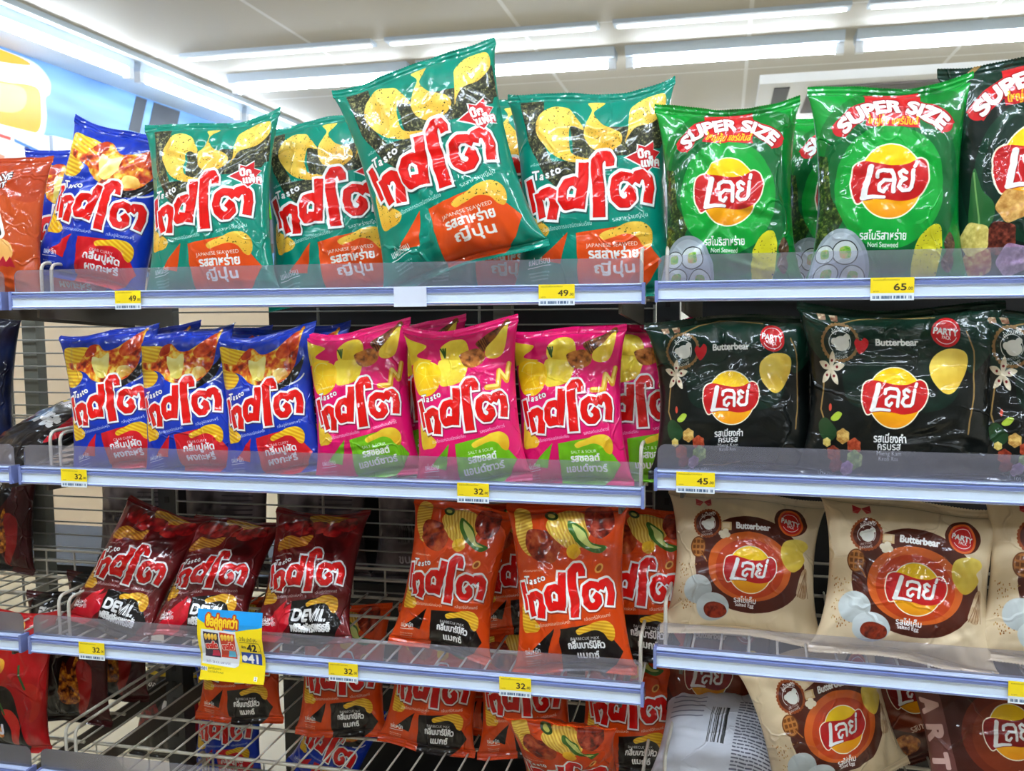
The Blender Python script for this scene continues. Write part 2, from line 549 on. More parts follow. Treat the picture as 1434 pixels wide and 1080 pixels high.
def art_salt():
    pk = (226, 14, 104)
    A = small_layout(Art(SW, SH, pk, 11))
    A.chip([(20, 90), (110, 110), (220, 140), (150, 210), (250, 240), (120, 260), (20, 260)], light=(250, 226, 60), dark=(224, 180, 20))
    A.chip([(300, 160), (360, 105), (440, 110), (475, 170), (460, 260), (330, 270)], light=(252, 226, 70), dark=(220, 176, 30))
    A.chip([(290, 250), (380, 250), (468, 270), (462, 330), (430, 395), (350, 420), (290, 400)], light=(252, 226, 70), dark=(220, 176, 30))
    A.chip([(110, 260), (190, 235), (275, 265), (302, 330), (280, 420), (215, 470), (135, 450), (100, 360)], light=(255, 214, 20), dark=(236, 170, 0))
    A.ring(196, 330, 70, 80, 4, (255, 236, 120), 200, 300)
    for i in range(5): A.stroke([(200, 340), (200 + 80 * math.cos(i * 1.2), 340 + 90 * math.sin(i * 1.2))], 2, (255, 232, 110), 0.6)
    A.blob([(430, 215), (520, 195), (572, 235), (560, 290), (500, 318), (450, 300), (425, 250)], [(96, 50, 14), (190, 110, 40), (214, 140, 60)], 18)
    A.blob([(525, 150), (640, 90), (700, 40), (712, 90), (660, 170), (575, 225), (540, 200)], [(70, 34, 10), (130, 70, 24), (150, 86, 30)], 14)
    for k in range(4): A.stroke([(535 + k * 12, 150 + k * -5), (565 + k * 12, 222 - k * 8)], 3, (70, 34, 8))
    A.chip([(580, 210), (640, 150), (700, 70), (706, 150), (680, 250), (630, 280), (580, 262)], light=(250, 224, 80), dark=(226, 178, 40))
    for d in (-14, 0, 14): A.stroke([(330, 225), (318 + d, 160)], 5, (50, 84, 20))
    for p, r in (([(570, 455), (635, 455), (650, 360), (690, 420), (712, 320)], 17), ([(570, 448), (632, 448), (652, 352), (690, 410), (712, 312)], 8)):
        A.stroke(p, r, (226, 160, 30) if r > 10 else (255, 224, 110))
    common_print(A, (108, 178, 20), (112, 184, 20), 'SALT & SOUR', 'รสซอลต์', 'แอนด์ซาวร์', 'มันฝรั่งทอดกรอบชนิดแผ่นเรียบ', 'รสซอลต์แอนด์ซาวร์', 'แผ่นเรียบ',
                 chip_kw=dict(light=(248, 216, 60), dark=(222, 160, 20)))
    return A


def art_crab(big=False):
    bl = (16, 52, 176)
    A = small_layout(Art(SW, SH, bl, 21))
    rk = dict(ridge=26, ang=20, light=(252, 220, 60), dark=(220, 160, 20))
    A.chip([(100, 140), (190, 130), (310, 160), (290, 250), (170, 300), (100, 280)], **rk)
    A.chip([(95, 290), (200, 300), (260, 350), (215, 420), (110, 410)], ridge=26, ang=10, light=(252, 220, 60), dark=(214, 150, 20))
    A.poly([(690, 330), (640, 420), (520, 480), (430, 470), (440, 420), (640, 330), (700, 260)], BLACK, True)
    fire = [(120, 24, 6), (196, 52, 10), (226, 116, 26), (244, 196, 60), (250, 226, 130)]
    A.blob([(130, 240), (230, 250), (300, 150), (360, 140), (420, 200), (500, 190), (640, 90), (690, 60), (670, 200), (640, 330), (560, 420), (440, 440), (330, 400), (270, 330), (150, 290)], fire, 22)
    A.blob([(520, 200), (650, 90), (660, 190), (560, 260)], [(170, 34, 10), (212, 70, 20), (236, 120, 60)], 26)
    A.blob([(290, 160), (340, 140), (350, 200), (280, 220)], [(170, 34, 10), (220, 80, 30)], 26)
    A.chip([(330, 230), (390, 250), (440, 220), (455, 260), (430, 380), (380, 390), (345, 330)], light=(250, 244, 170), dark=(224, 200, 80))
    A.chip([(520, 330), (580, 330), (600, 380), (540, 410), (500, 380)], light=(252, 226, 130), dark=(214, 140, 40))
    A.ring(560, 340, 150, 110, 5, (230, 230, 235), 20, 70)
    ck = dict(ridge=24, ang=30, light=(253, 216, 50), dark=(224, 156, 16))
    common_print(A, (212, 24, 34), (214, 26, 36), 'CRAB CURRY', 'กลิ่นปูผัด', 'ผงกะหรี่', 'มันฝรั่งทอดกรอบชนิดแผ่นหยัก', 'กลิ่นปูผัดผงกะหรี่', 'แผ่นหยัก', chip_kw=ck)
    return A


def art_devil():
    A = small_layout(Art(SW, SH, (104, 16, 20), 31))
    A.blob([(60, 0), (760, 0), (760, 120), (700, 330), (640, 420), (100, 420)], [(70, 8, 10), (120, 16, 18), (140, 22, 22)], 90, False)
    A.chip([(330, 60), (480, 40), (640, 90), (560, 160), (420, 150)], ridge=24, light=(244, 190, 60), dark=(186, 110, 20))
    red = [(80, 6, 8), (170, 16, 20), (210, 50, 40)]
    for c in ((330, 200), (440, 180), (560, 210), (250, 170), (640, 160)):
        A.blob([(c[0] - 70, c[1] + 40), (c[0] - 40, c[1] - 50), (c[0] + 40, c[1] - 60), (c[0] + 80, c[1] + 10), (c[0] + 20, c[1] + 70)], red, 30)
    A.chip([(150, 330), (230, 270), (330, 290), (420, 260), (390, 350), (260, 380), (160, 390)], ridge=22, light=(240, 180, 60), dark=(190, 100, 20))
    common_print(A, (214, 24, 40), BLACK, '', '', 'พริกจักรพรรดิ', 'มันฝรั่งทอดกรอบชนิดแผ่นหยัก', 'กลิ่นพริกจักรพรรดิ', 'แผ่นหยัก',
                 chip_kw=dict(ridge=22, ang=10, light=(248, 200, 60), dark=(210, 140, 20)))
    A.poly([(130, 1000), (352, 800), (352, 940), (250, 1070), (120, 1070)], (206, 20, 40))
    A.text('แผ่นหยัก', 190, 945, 34, WHITE, 0.012, 4, width=95)
    A.text('DEVIL', 490, 880, 78, (240, 240, 240), 0.05, 0, width=230, slant=0.12)
    for k in range(5): A.stroke([(540 + k * 14, 815), (500 + k * 22, 925)], 2.2, (220, 220, 220) if k % 2 else BLACK)
    A.text('พริกจักรพรรดิ', 492, 962, 46, WHITE, 0.045, 0, width=270)
    return A


def art_bbq():
    A = small_layout(Art(SW, SH, (214, 68, 10), 41))
    rk = dict(ridge=20, ang=70, light=(250, 218, 96), dark=(206, 150, 44))
    A.chip([(118, 60), (200, 60), (220, 180), (210, 330), (150, 300), (110, 200)], ridge=20, ang=-20, light=(250, 218, 96), dark=(206, 150, 44))
    A.blob([(200, 170), (330, 200), (380, 290), (330, 380), (220, 350), (170, 260)], [(90, 20, 8), (160, 50, 20), (190, 90, 40)], 20)
    A.chip([(300, 130), (420, 70), (560, 120), (530, 270), (430, 300), (330, 220)], **rk)
    A.blob([(530, 60), (660, 50), (690, 160), (620, 240), (540, 190)], [(70, 14, 6), (150, 40, 20), (190, 80, 50)], 18)
    A.poly([(430, 130), (520, 180), (560, 260), (650, 290), (600, 330), (510, 290), (440, 210)], (60, 110, 30), True)
    A.poly([(450, 150), (520, 200), (560, 270), (620, 295), (560, 296), (490, 240)], (206, 214, 120), True)
    A.ellipse(330, 95, 40, 26, (40, 70, 24), 20); A.ellipse(330, 95, 22, 12, (190, 190, 90), 20)
    A.chip([(420, 290), (470, 270), (500, 320), (460, 360), (420, 340)], light=(250, 200, 40), dark=(220, 150, 20))
    A.ellipse(600, 420, 22, 32, (236, 170, 80), 30); A.ellipse(600, 420, 12, 20, (150, 70, 20), 30)
    common_print(A, BLACK, (26, 20, 18), 'BARBECUE MAX', 'กลิ่นบาร์บีคิว', 'แมกซ์', 'มันฝรั่งทอดกรอบชนิดแผ่นหยัก', 'กลิ่นบาร์บีคิวแมกซ์', 'แผ่นหยัก',
                 chip_kw=dict(ridge=20, ang=10, light=(250, 206, 56), dark=(216, 150, 24)))
    return A


def art_seaweed():
    gr = (0, 134, 112)
    A = Art(448, 560, gr, 51)
    A.frame(75, 75, 745, 1080, 0.085, 0.03, 0.915, 0.975)
    nori = [(28, 30, 24), (52, 54, 40), (70, 72, 50), (150, 146, 96)]
    A.blob([(70, 95), (185, 90), (190, 140), (150, 260), (230, 430), (420, 440), (760, 380), (800, 300), (790, 190), (700, 190), (600, 260), (330, 250), (330, 400), (400, 470), (330, 590), (270, 590), (190, 500), (110, 330)], nori, 5, False)
    A.blob([(320, 250), (480, 300), (600, 260), (790, 185), (800, 340), (600, 420), (440, 420), (330, 390)], nori, 5, False)
    ck = dict(light=(252, 214, 96), dark=(232, 166, 40), flecks=1)
    A.chip([(160, 180), (230, 130), (310, 145), (350, 200), (385, 270), (320, 255), (322, 390), (420, 430), (330, 440), (230, 390), (150, 270)], **ck)
    A.chip([(405, 108), (485, 105), (440, 170), (480, 240), (560, 290), (568, 350), (500, 395), (420, 370), (385, 300), (400, 230), (430, 160)], **ck)
    A.chip([(620, 150), (690, 105), (770, 115), (780, 190), (720, 250), (640, 270), (600, 320), (585, 355), (600, 280), (605, 210)], **ck)
    small_like = (118, 55, 712, 1070)
    # same lower layout as the small bags, a little larger
    A.frame(118, 55, 712, 1070, 0.085, 0.01, 0.925, 0.985)
    common_print(A, (226, 76, 20), (228, 78, 20), 'JAPANESE SEAWEED', 'รสสาหร่าย', 'ญี่ปุ่น', 'มันฝรั่งทอดกรอบชนิดแผ่นเรียบ', 'รสสาหร่ายญี่ปุ่น', 'แผ่นเรียบ',
                 chip_kw=dict(light=(250, 206, 80), dark=(222, 152, 30), flecks=1))
    star = [(575, 425), (625, 395), (625, 360), (655, 372), (690, 345), (690, 385), (722, 395), (700, 425), (724, 470), (690, 465), (665, 490), (640, 462)]
    A.poly([(640 + (x - 650) * 1.12, y + (y - 420) * 0.12) for x, y in star], WHITE)
    A.poly([(644 + (x - 650), y) for x, y in star], (206, 28, 34))
    A.text('บิ๊ก', 645, 405, 40, WHITE, 0.06, 8, outline=0.05, ocol=(190, 24, 30))
    A.text('แพ็ค', 675, 447, 40, WHITE, 0.06, 8, outline=0.05, ocol=(190, 24, 30))
    return A


def ribbon_logo(A, cx, cy, s, name_red=(196, 28, 30)):
    """yellow sun, red ribbon and white Thai word (units: sun radius 168*s)"""
    def T(pts): return [(cx + (x - 508) * s, cy + (y - 567) * s) for x, y in pts]
    rib = [(309, 560), (318, 505), (345, 480), (390, 474), (450, 486), (520, 498), (590, 494), (640, 474), (668, 470), (695, 490), (706, 540), (694, 590), (662, 632), (620, 652), (560, 660), (500, 652), (430, 644), (380, 650), (345, 664), (326, 640), (312, 600)]
    A.ellipse(cx, cy, 168 * s, 173 * s, (250, 240, 214))
    P = T(rib); sp = spline(np.array(P))
    A.stroke(np.vstack([sp, sp[:1]]), 8 * s, (250, 240, 214))
    A.textured(T([(508 + 161 * math.cos(t), 567 + 166 * math.sin(t)) for t in np.linspace(0, 2 * PI, 24, endpoint=False)]),
               lambda X, Y, h, w: np.array((252, 204, 16)) * (1 - np.clip((Y - cy) / (230 * s) + 0.3, 0, 1)[..., None]) + np.array((240, 150, 16)) * np.clip((Y - cy) / (230 * s) + 0.3, 0, 1)[..., None])
    A.poly(sp_units(A, sp), name_red)
    lets = [([(410, 500), (393, 565), (376, 632)], 15), ([(368, 640), (420, 636), (478, 640)], [12, 10, 8]),
            ([(448, 548), (452, 526), (480, 518), (520, 522), (532, 540), (526, 616)], 10), ([(518, 566), (482, 562), (456, 582), (456, 608), (476, 616), (490, 600)], 9),
            ([(594, 534), (578, 522), (562, 532), (566, 552), (586, 562), (564, 572), (554, 596), (572, 614), (604, 612), (616, 600), (628, 524)], 9.5), ([(641, 488), (634, 506)], 9)]
    for p, r in lets: A.stroke([(x + 2 * s, y + 3 * s) for x, y in T(p)], np.array(r if not np.isscalar(r) else [r] * len(p)) * s, (120, 14, 18))
    for p, r in lets: A.stroke(T(p), np.array(r if not np.isscalar(r) else [r] * len(p)) * s, WHITE)


def sp_units(A, sp): return sp


def super_banner(A, cx, cy, k, red):
    A.poly([(cx - 150 * k, cy - 70 * k), (cx + 150 * k, cy - 85 * k), (cx + 150 * k, cy + 130 * k), (cx + 60 * k, cy + 118 * k), (cx - 60 * k, cy + 112 * k), (cx - 155 * k, cy + 110 * k)], red)
    t = np.radians(np.linspace(-50, 50, 24))
    A.stroke([(cx + 400 * k * math.sin(a), cy + 395 * k - 400 * k * math.cos(a)) for a in t], 48 * k, red, 1, 1)
    A.text('SUPER SIZE', cx, cy, 74 * k, WHITE, 0.06, 0, width=640 * k, arc=400 * k, outline=0.05, ocol=(150, 14, 20))
    A.text('ใหญ่คุ้ม แชร์มันส์', cx, cy + 84 * k, 42 * k, (250, 190, 30), 0.03, -3, width=280 * k)


def art_nori(dark=False):
    g1 = (0, 118, 40) if not dark else (10, 46, 34)
    A = Art(440, 580, g1, 61)
    A.frame(80, 110, 840, 1060, 0.08, 0.03, 0.92, 0.97)
    if not dark:
        A.poly([(0, 0), (900, 0), (900, 500), (860, 200), (500, 60), (100, 250), (0, 500)], (0, 150, 50), True)
        A.ellipse(450, 590, 400, 420, (0, 98, 44)); A.ellipse(450, 600, 300, 300, (10, 152, 50))
        A.ellipse(450, 620, 270, 280, (14, 168, 58), alpha=0.5)
    else:
        A.ellipse(450, 590, 380, 420, (8, 26, 22)); A.ellipse(450, 600, 300, 310, (10, 54, 36)); A.ellipse(450, 600, 260, 260, (10, 40, 30))
        A.stroke([(20, 330), (140, 130), (240, 60)], 12, (150, 116, 60))
    super_banner(A, 470, 192, 1.0, (206, 30, 36))
    ribbon_logo(A, 455, 580, 1.06)
    if not dark:
        A.text('รสโนริสาหร่าย', 425, 838, 40, WHITE, 0.03, width=250)
        A.text('Nori Seaweed', 425, 880, 24, WHITE, 0.02, width=160)
        gr = [(16, 40, 16), (40, 70, 24), (110, 130, 50)]
        A.blob([(20, 420), (100, 440), (130, 640), (200, 760), (150, 850), (20, 900)], gr, 7, False)
        A.ellipse(190, 1000, 170, 200, (150, 164, 172)); A.ellipse(190, 1010, 150, 190, (176, 188, 196))
        for x, y, r in ((220, 920, 75), (100, 925, 58), (120, 1030, 70), (270, 1035, 70)):
            A.ellipse(x, y, r, r * 0.82, (26, 32, 30)); A.ellipse(x, y, r * 0.93, r * 0.75, (214, 224, 222))
            A.blob([(x - r * .35, y - r * .3), (x + r * .35, y - r * .35), (x + r * .4, y + r * .3), (x - r * .3, y + r * .35)], [(90, 170, 50), (160, 206, 90), (226, 150, 110)], 9)
        A.chip([(590, 950), (620, 850), (690, 790), (740, 800), (752, 880), (730, 1000), (690, 1060), (600, 1060)], light=(222, 214, 40), dark=(176, 168, 20), flecks=1)
        for x, y in ((800, 880), (790, 960)): A.blob([(x - 40, y), (x, y - 60), (x + 30, y), (x, y + 50)], [(50, 30, 20), (110, 80, 50)], 8)
    else:
        A.poly([(120, 700), (150, 560), (190, 660), (240, 720), (230, 800), (160, 850), (110, 790)], (40, 100, 50), True)
        A.stroke([(150, 580), (170, 840)], 4, (110, 160, 90))
        for x, y, c in ((330, 740, [(190, 130, 60), (236, 190, 110)]), (480, 800, [(190, 70, 40), (240, 130, 90)]), (270, 870, [(60, 20, 16), (150, 70, 50)]), (470, 900, [(120, 160, 60), (200, 220, 130)]), (330, 970, [(150, 110, 150), (216, 180, 214)]), (150, 960, [(150, 60, 40), (200, 180, 110)]), (140, 860, [(190, 170, 80), (236, 220, 130)])):
            A.blob([(x + 80 * math.cos(a) * (0.92 + .14 * (i % 2)), y + 70 * math.sin(a) * (0.92 + .14 * (i % 2))) for i, a in enumerate(np.linspace(0, 2 * PI, 10, endpoint=False))], c, 9)
        A.text('รสเมี่ยงคำครบรส', 600, 880, 40, WHITE, 0.03, width=250)
    return A


PW, PH = 480, 440


def badge(A, cx, cy, r, rim, body, l1, l2):
    """round sticker with scalloped rim and two bent lines of writing; the code in its middle is blank"""
    for i in range(28):
        a = i / 28 * 2 * PI
        A.ellipse(cx + r * 1.0 * math.cos(a), cy + r * math.sin(a), r * 0.13, r * 0.13, rim)
    A.ellipse(cx, cy, r, r, rim); A.ellipse(cx, cy, r * 0.93, r * 0.93, body)
    A.ring(cx, cy, r * 0.62, r * 0.62, r * 0.02, WHITE, 130, 400)
    A.ellipse(cx + r * .1, cy + r * .08, r * 0.46, r * 0.42, (226, 226, 218)); A.ellipse(cx + r * .38, cy - r * .28, r * 0.2, r * 0.2, (226, 226, 218)); A.ellipse(cx - r * .3, cy + r * .0, r * 0.2, r * 0.2, (226, 226, 218))
    A.text(l1, cx, cy - r * 0.76, r * 0.26, WHITE, 0.02, 12, width=r * 1.15, arc=r * 0.8)
    A.text('LINE STICKER', cx, cy + r * 0.62, r * 0.14, WHITE, 0.02, 12, width=r * 0.8)
    A.text(l2, cx, cy + r * 0.84, r * 0.2, WHITE, 0.02, 10, width=r * 0.9)


def party(A, cx, cy, r, col):
    A.ellipse(cx, cy, r, r * 0.97, col)
    A.ring(cx, cy, r * .78, r * .76, r * 0.025, WHITE, 30, 150); A.ring(cx, cy, r * .78, r * .76, r * 0.025, WHITE, 200, 345)
    A.text('PARTY', cx, cy - r * 0.02, r * 0.42, WHITE, 0.05, -9, width=r * 1.66)
    A.text('PACK', cx, cy + r * 0.36, r * 0.24, WHITE, 0.03, -9, width=r * 0.6)


def art_miang():
    A = Art(PW, PH, (10, 15, 14), 71)
    A.frame(20, 70, 1060, 1030, 0.09, 0.05, 0.90, 0.985)
    A.poly([(-100, 20), (1200, 20), (1200, 200), (980, 420), (860, 250), (300, 250), (140, 420), (-100, 200)], (12, 44, 32), True)
    A.blob([(160, 250), (860, 250), (900, 500), (740, 640), (260, 620), (180, 420)], [(10, 16, 14), (12, 38, 28), (10, 24, 20)], 60)
    A.stroke([(160, 135), (300, 90), (460, 70), (760, 95)], 5, (150, 118, 66))
    A.stroke([(965, 190), (1000, 300), (990, 560), (960, 760)], 5, (150, 118, 66)); A.stroke([(60, 480), (40, 640), (90, 760)], 5, (150, 118, 66))
    for x in (50, 130): A.blob([(x - 28, 80), (x + 30, 75), (x + 26, 120), (x - 20, 125)], [(120, 70, 50), (226, 206, 170)], 8, False)
    badge(A, 165, 250, 112, (140, 106, 62), (16, 36, 28), 'คู่เป็นฟรี!', 'ฉลองฟรี')
    A.poly([(290, 322), (258, 260), (270, 226), (298, 240), (320, 218), (346, 240), (336, 282)], (206, 22, 34), True)
    A.text('Butterbear', 522, 246, 42, WHITE, 0.05, 0, width=262)
    party(A, 828, 192, 92, (206, 30, 34))
    A.chip([(715, 395), (745, 330), (830, 290), (930, 300), (955, 350), (930, 440), (860, 530), (800, 535), (735, 470)], light=(252, 220, 96), dark=(222, 176, 50))
    ribbon_logo(A, 505, 567, 1.0)
    A.text('รสเมี่ยงคำ', 482, 792, 42, WHITE, 0.03, width=200)
    A.text('ครบรส', 478, 832, 38, WHITE, 0.03, width=140)
    A.text('Mieng Kam', 476, 868, 24, WHITE, 0.01, width=150); A.text('Krob Ros', 474, 896, 24, WHITE, 0.01, width=120)
    wh = [(206, 190, 160), (232, 222, 200)]
    for rot in range(5):
        a = math.radians(rot * 72 + 60); A.blob([(110, 410), (110 + 50 * math.cos(a - .4), 410 + 60 * math.sin(a - .4)), (110 + 90 * math.cos(a), 410 + 105 * math.sin(a)), (110 + 50 * math.cos(a + .4), 410 + 60 * math.sin(a + .4))], wh, 20)
        A.ellipse(110 + 40 * math.cos(a), 410 + 48 * math.sin(a), 8, 8, (120, 20, 24))
    A.poly([(110, 690), (150, 655), (182, 665), (160, 700), (125, 708)], (170, 196, 60), True)
    A.ellipse(105, 630, 10, 22, (206, 70, 50))
    A.poly([(30, 720), (80, 690), (150, 760), (120, 820), (50, 800)], (30, 66, 34), True)
    for x, y, r, c in ((190, 790, 42, [(170, 120, 50), (226, 190, 110)]), (262, 840, 44, [(150, 50, 26), (210, 100, 60)]), (265, 912, 52, [(80, 110, 50), (170, 190, 110)]), (130, 890, 44, [(110, 30, 20), (170, 70, 40)]), (150, 950, 40, [(90, 20, 30), (150, 60, 60)]), (225, 960, 40, [(140, 100, 150), (200, 160, 200)]), (90, 830, 26, [(190, 160, 70), (230, 210, 130)])):
        A.blob([(x + r * math.cos(a) * (0.92 + .14 * (i % 2)), y + r * math.sin(a) * (0.92 + .14 * (i % 2))) for i, a in enumerate(np.linspace(0, 2 * PI, 12, endpoint=False))], c, 7)
    A.text('น้ำหนักสุทธิ 105 กรัม', 200, 1010, 24, (220, 226, 230), 0.01, -3, width=280)
    A.stroke([(300, 985), (440, 1000), (560, 980)], 4, (150, 118, 86))
    return A


def art_egg():
    A = Art(PW, PH, (222, 200, 164), 81)
    A.frame(60, 40, 1080, 1040, 0.085, 0.04, 0.915, 0.985)
    A.ellipse(605, 545, 425, 350, (84, 34, 22))
    A.ellipse(920, 205, 130, 108, (84, 34, 22))
    A.ellipse(605, 560, 318, 250, (214, 98, 34)); A.ellipse(605, 575, 260, 212, (196, 64, 22))
    party(A, 918, 212, 86, (198, 32, 28)); A.ring(918, 212, 92, 92, 8, (226, 100, 40))
    A.text('Butterbear', 625, 270, 46, WHITE, 0.05, 0, width=262)
    badge(A, 265, 265, 100, (150, 70, 30), (84, 34, 22), 'คู่เป็นฟรี!', 'ฉลองฟรี')
    for d in (-40, 40): A.poly([(228, 95), (228 + d * 1.5, 72), (228 + d * 1.6, 118)], (176, 34, 44)); A.poly([(228, 95), (228 + d * .8, 130), (228 + d * 1.7, 122)], (196, 60, 60))
    A.ellipse(205, 445, 62, 78, (110, 56, 20)); A.ellipse(205, 445, 54, 70, (190, 120, 56))
    for i in (-1, 0, 1):
        for j in (-1, 0, 1): A.poly([(205 + i * 32 - 11, 445 + j * 40 - 13), (205 + i * 32 + 11, 445 + j * 40 - 13), (205 + i * 32 + 11, 445 + j * 40 + 13), (205 + i * 32 - 11, 445 + j * 40 + 13)], (120, 66, 24))
    A.stroke([(215, 460), (275, 545)], 4, (180, 110, 50))
    A.poly([(375, 250), (455, 250), (455, 310), (375, 310)], (214, 180, 130)); A.poly([(385, 260), (440, 258), (440, 295), (385, 295)], (228, 204, 164))
    for x, y in ((380, 335), (410, 320), (425, 345), (395, 355)): A.ellipse(x, y, 24, 20, (240, 226, 200))
    A.chip([(840, 430), (870, 360), (960, 330), (1040, 345), (1060, 385), (1020, 430), (1035, 480), (980, 550), (920, 570), (860, 510)], light=(240, 214, 96), dark=(206, 166, 40))
    ribbon_logo(A, 610, 583, 1.0)
    A.text('รสไข่เค็ม', 582, 805, 40, WHITE, 0.03, width=165); A.text('Salted Egg', 580, 840, 26, WHITE, 0.02, width=140)
    rg = random.Random(5)
    for i in range(90):
        x, y = rg.gauss(120, 40), rg.uniform(560, 880); A.ellipse(x, y, rg.uniform(2, 5), rg.uniform(3, 7), rg.choice([(120, 66, 20), (170, 100, 40), (190, 150, 90)]))
    egg = lambda cx, cy, rx, ry: A.textured([(cx + rx * math.cos(t), cy + ry * math.sin(t)) for t in np.linspace(0, 2 * PI, 20, endpoint=False)],
        lambda X, Y, h, w: np.array((206, 214, 214)) - 34 * np.clip(((Y - cy) / ry + 0.5 * (X - cx) / rx) * 0.6 + 0.3, 0, 1)[..., None])
    egg(215, 745, 112, 102); egg(335, 865, 128, 100)
    A.ellipse(355, 888, 92, 58, (122, 40, 20), 8); A.blob([(275, 880), (330, 840), (420, 850), (440, 900), (380, 945), (300, 930)], [(90, 26, 14), (150, 50, 24), (120, 34, 18)], 16)
    gar = [(180, 140, 100), (226, 204, 170)]
    A.blob([(1010, 560), (1050, 540), (1060, 640), (1040, 740), (980, 730), (970, 690)], gar, 14)
    for k in range(5): A.stroke([(1040, 560), (975 + 22 * k, 735)], 2, (130, 90, 60))
    return A


def art_choco(vert=True):
    A = Art(PW, PH, (70, 28, 20), 91)
    A.frame(60, 40, 1080, 1040, 0.085, 0.04, 0.915, 0.985)
    A.ellipse(605, 560, 350, 280, (112, 40, 20)); A.ellipse(605, 575, 280, 226, (128, 50, 24))
    A.poly([(-40, 0), (150, 0), (190, 1100), (-40, 1100)], (112, 66, 60))
    for i, ch in enumerate('PARTY'): A.text(ch, 70, 180 + i * 170, 120, (214, 176, 166), 0.06, -90, width=90)
    ribbon_logo(A, 610, 540, 1.0, (140, 26, 24))
    A.text('รสบาร์บีคิว', 590, 800, 46, (232, 200, 180), 0.03, width=220)
    party(A, 918, 212, 86, (150, 30, 26)); A.text('Butterbear', 625, 250, 46, (230, 210, 190), 0.05, 0, width=262)
    A.blob([(300, 860), (420, 820), (520, 880), (470, 960), (330, 970)], [(90, 40, 16), (170, 96, 40), (206, 140, 70)], 14)
    A.chip([(840, 430), (880, 360), (1000, 340), (1040, 420), (980, 540), (880, 530)], light=(236, 200, 90), dark=(196, 146, 40))
    return A


def art_back():
    A = Art(320, 300, (206, 208, 216), 95)
    A.barcode(0.42, 0.30, 0.56, 0.62, 26)
    rg = random.Random(4)
    for i in range(22):
        y = 0.22 + i * 0.027
        x = 0.62
        while x < 0.9:
            w = rg.uniform(0.01, 0.05); A.stroke([(x, y), (min(x + w, 0.92), y)], 0.005, (90, 90, 104)); x += w + 0.015
    for i in range(5): A.stroke([(0.1, 0.2 + i * .05), (0.36, 0.2 + i * .05)], 0.006, (130, 130, 146))
    return A


def art_shaded_silver():
    A = Art(240, 260, (98, 90, 94), 94)  # silvery grey packet, its colours darkened for the shade behind the grid
    A.blob([(0, 0), (1, 0), (1, 1), (0, 1)], [(60, 54, 58), (104, 96, 100), (130, 120, 126)], 50, False)
    A.barcode(0.3, 0.5, 0.5, 0.66, 26)
    for i in range(8): A.stroke([(0.55, 0.3 + i * .04), (0.85, 0.3 + i * .04)], 0.006, (58, 52, 60))
    A.text('ขนม', 0.4, 0.8, 0.07, (190, 184, 190), 0.03)
    return A


def art_wave():
    A = Art(320, 420, (196, 76, 24), 96)
    A.frame(0, 90, 330, 860, 0.3, 0.03, 0.93, 0.97)
    A.poly([(-150, 0), (330, 0), (330, 320), (100, 280), (-150, 330)], (184, 62, 20), True)
    A.text('WAVE', 145, 195, 38, WHITE, 0.05, 6, width=140, slant=.2, outline=0.07, ocol=BLACK)
    A.text('CUT', 155, 240, 34, WHITE, 0.05, 6, width=80, slant=.2, outline=0.07, ocol=BLACK)
    A.text('ซี้ด', 5, 320, 110, (250, 206, 20), 0.07, 10, outline=0.06, ocol=(150, 40, 10))
    A.text('ปาร์ตี้', 20, 480, 150, BLACK, 0.1, 14, width=300, outline=0.09, ocol=WHITE)
    A.poly([(-100, 560), (210, 545), (215, 680), (-100, 690)], (238, 176, 96), True)
    A.text('รสฮ็อตชิลลี่', 60, 600, 56, (190, 30, 40), 0.04, 4, width=220); A.text('Hot Chili Flavor', 70, 645, 26, (90, 30, 20), 0.02, 3, width=190)
    for a in range(12): A.poly([(70, 740), (70 + 80 * math.cos(a * .52), 740 + 70 * math.sin(a * .52)), (70 + 70 * math.cos(a * .52 + .3), 740 + 60 * math.sin(a * .52 + .3))], BLACK)
    A.ellipse(70, 745, 68, 56, WHITE); A.text('กรอบ', 70, 740, 40, (40, 20, 20), 0.04, 4, width=90)
    for k in range(3): A.poly([(150 + k * 30, 690), (180 + k * 30, 640), (200 + k * 30, 700)], (190, 30, 50))
    return A


def art_chili():
    A = Art(320, 420, (176, 14, 18), 97)
    A.frame(0, 90, 400, 1040, 0.35, 0.02, 0.95, 0.98)
    A.chip([(100, 190), (150, 130), (220, 130), (240, 180), (190, 235), (110, 235)], light=(244, 186, 60), dark=(206, 120, 20))
    A.chip([(20, 440), (60, 390), (150, 400), (155, 470), (90, 520), (25, 500)], light=(244, 186, 60), dark=(206, 120, 20))
    A.text('HOT', -20, 130, 60, WHITE, 0.04, 0, width=120, slant=.2)
    A.poly([(-200, 640), (60, 590), (210, 620), (280, 900), (240, 1100), (-200, 1100)], BLACK, True)
    fl = [(30, 10, 6), (180, 70, 10), (240, 150, 30), (250, 206, 80)]
    A.blob([(-150, 920), (-40, 760), (30, 840), (70, 770), (150, 900), (120, 960), (-150, 960)], fl, 16)
    for x, y in ((190, 780), (320, 600)):
        A.poly([(x - 40, y - 20), (x + 30, y - 30), (x + 80, y + 60), (x + 60, y + 190), (x + 10, y + 230), (x + 20, y + 100)], (190, 34, 22), True)
        A.stroke([(x - 20, y), (x - 60, y - 90), (x - 66, y - 160)], 7, (50, 90, 40))
    A.text('เผ็ดแซ่บ', 40, 890, 90, (226, 216, 220), 0.05, 4, width=230)
    A.text('รสฮอต', -20, 600, 60, WHITE, 0.04, 0, width=130)
    return A


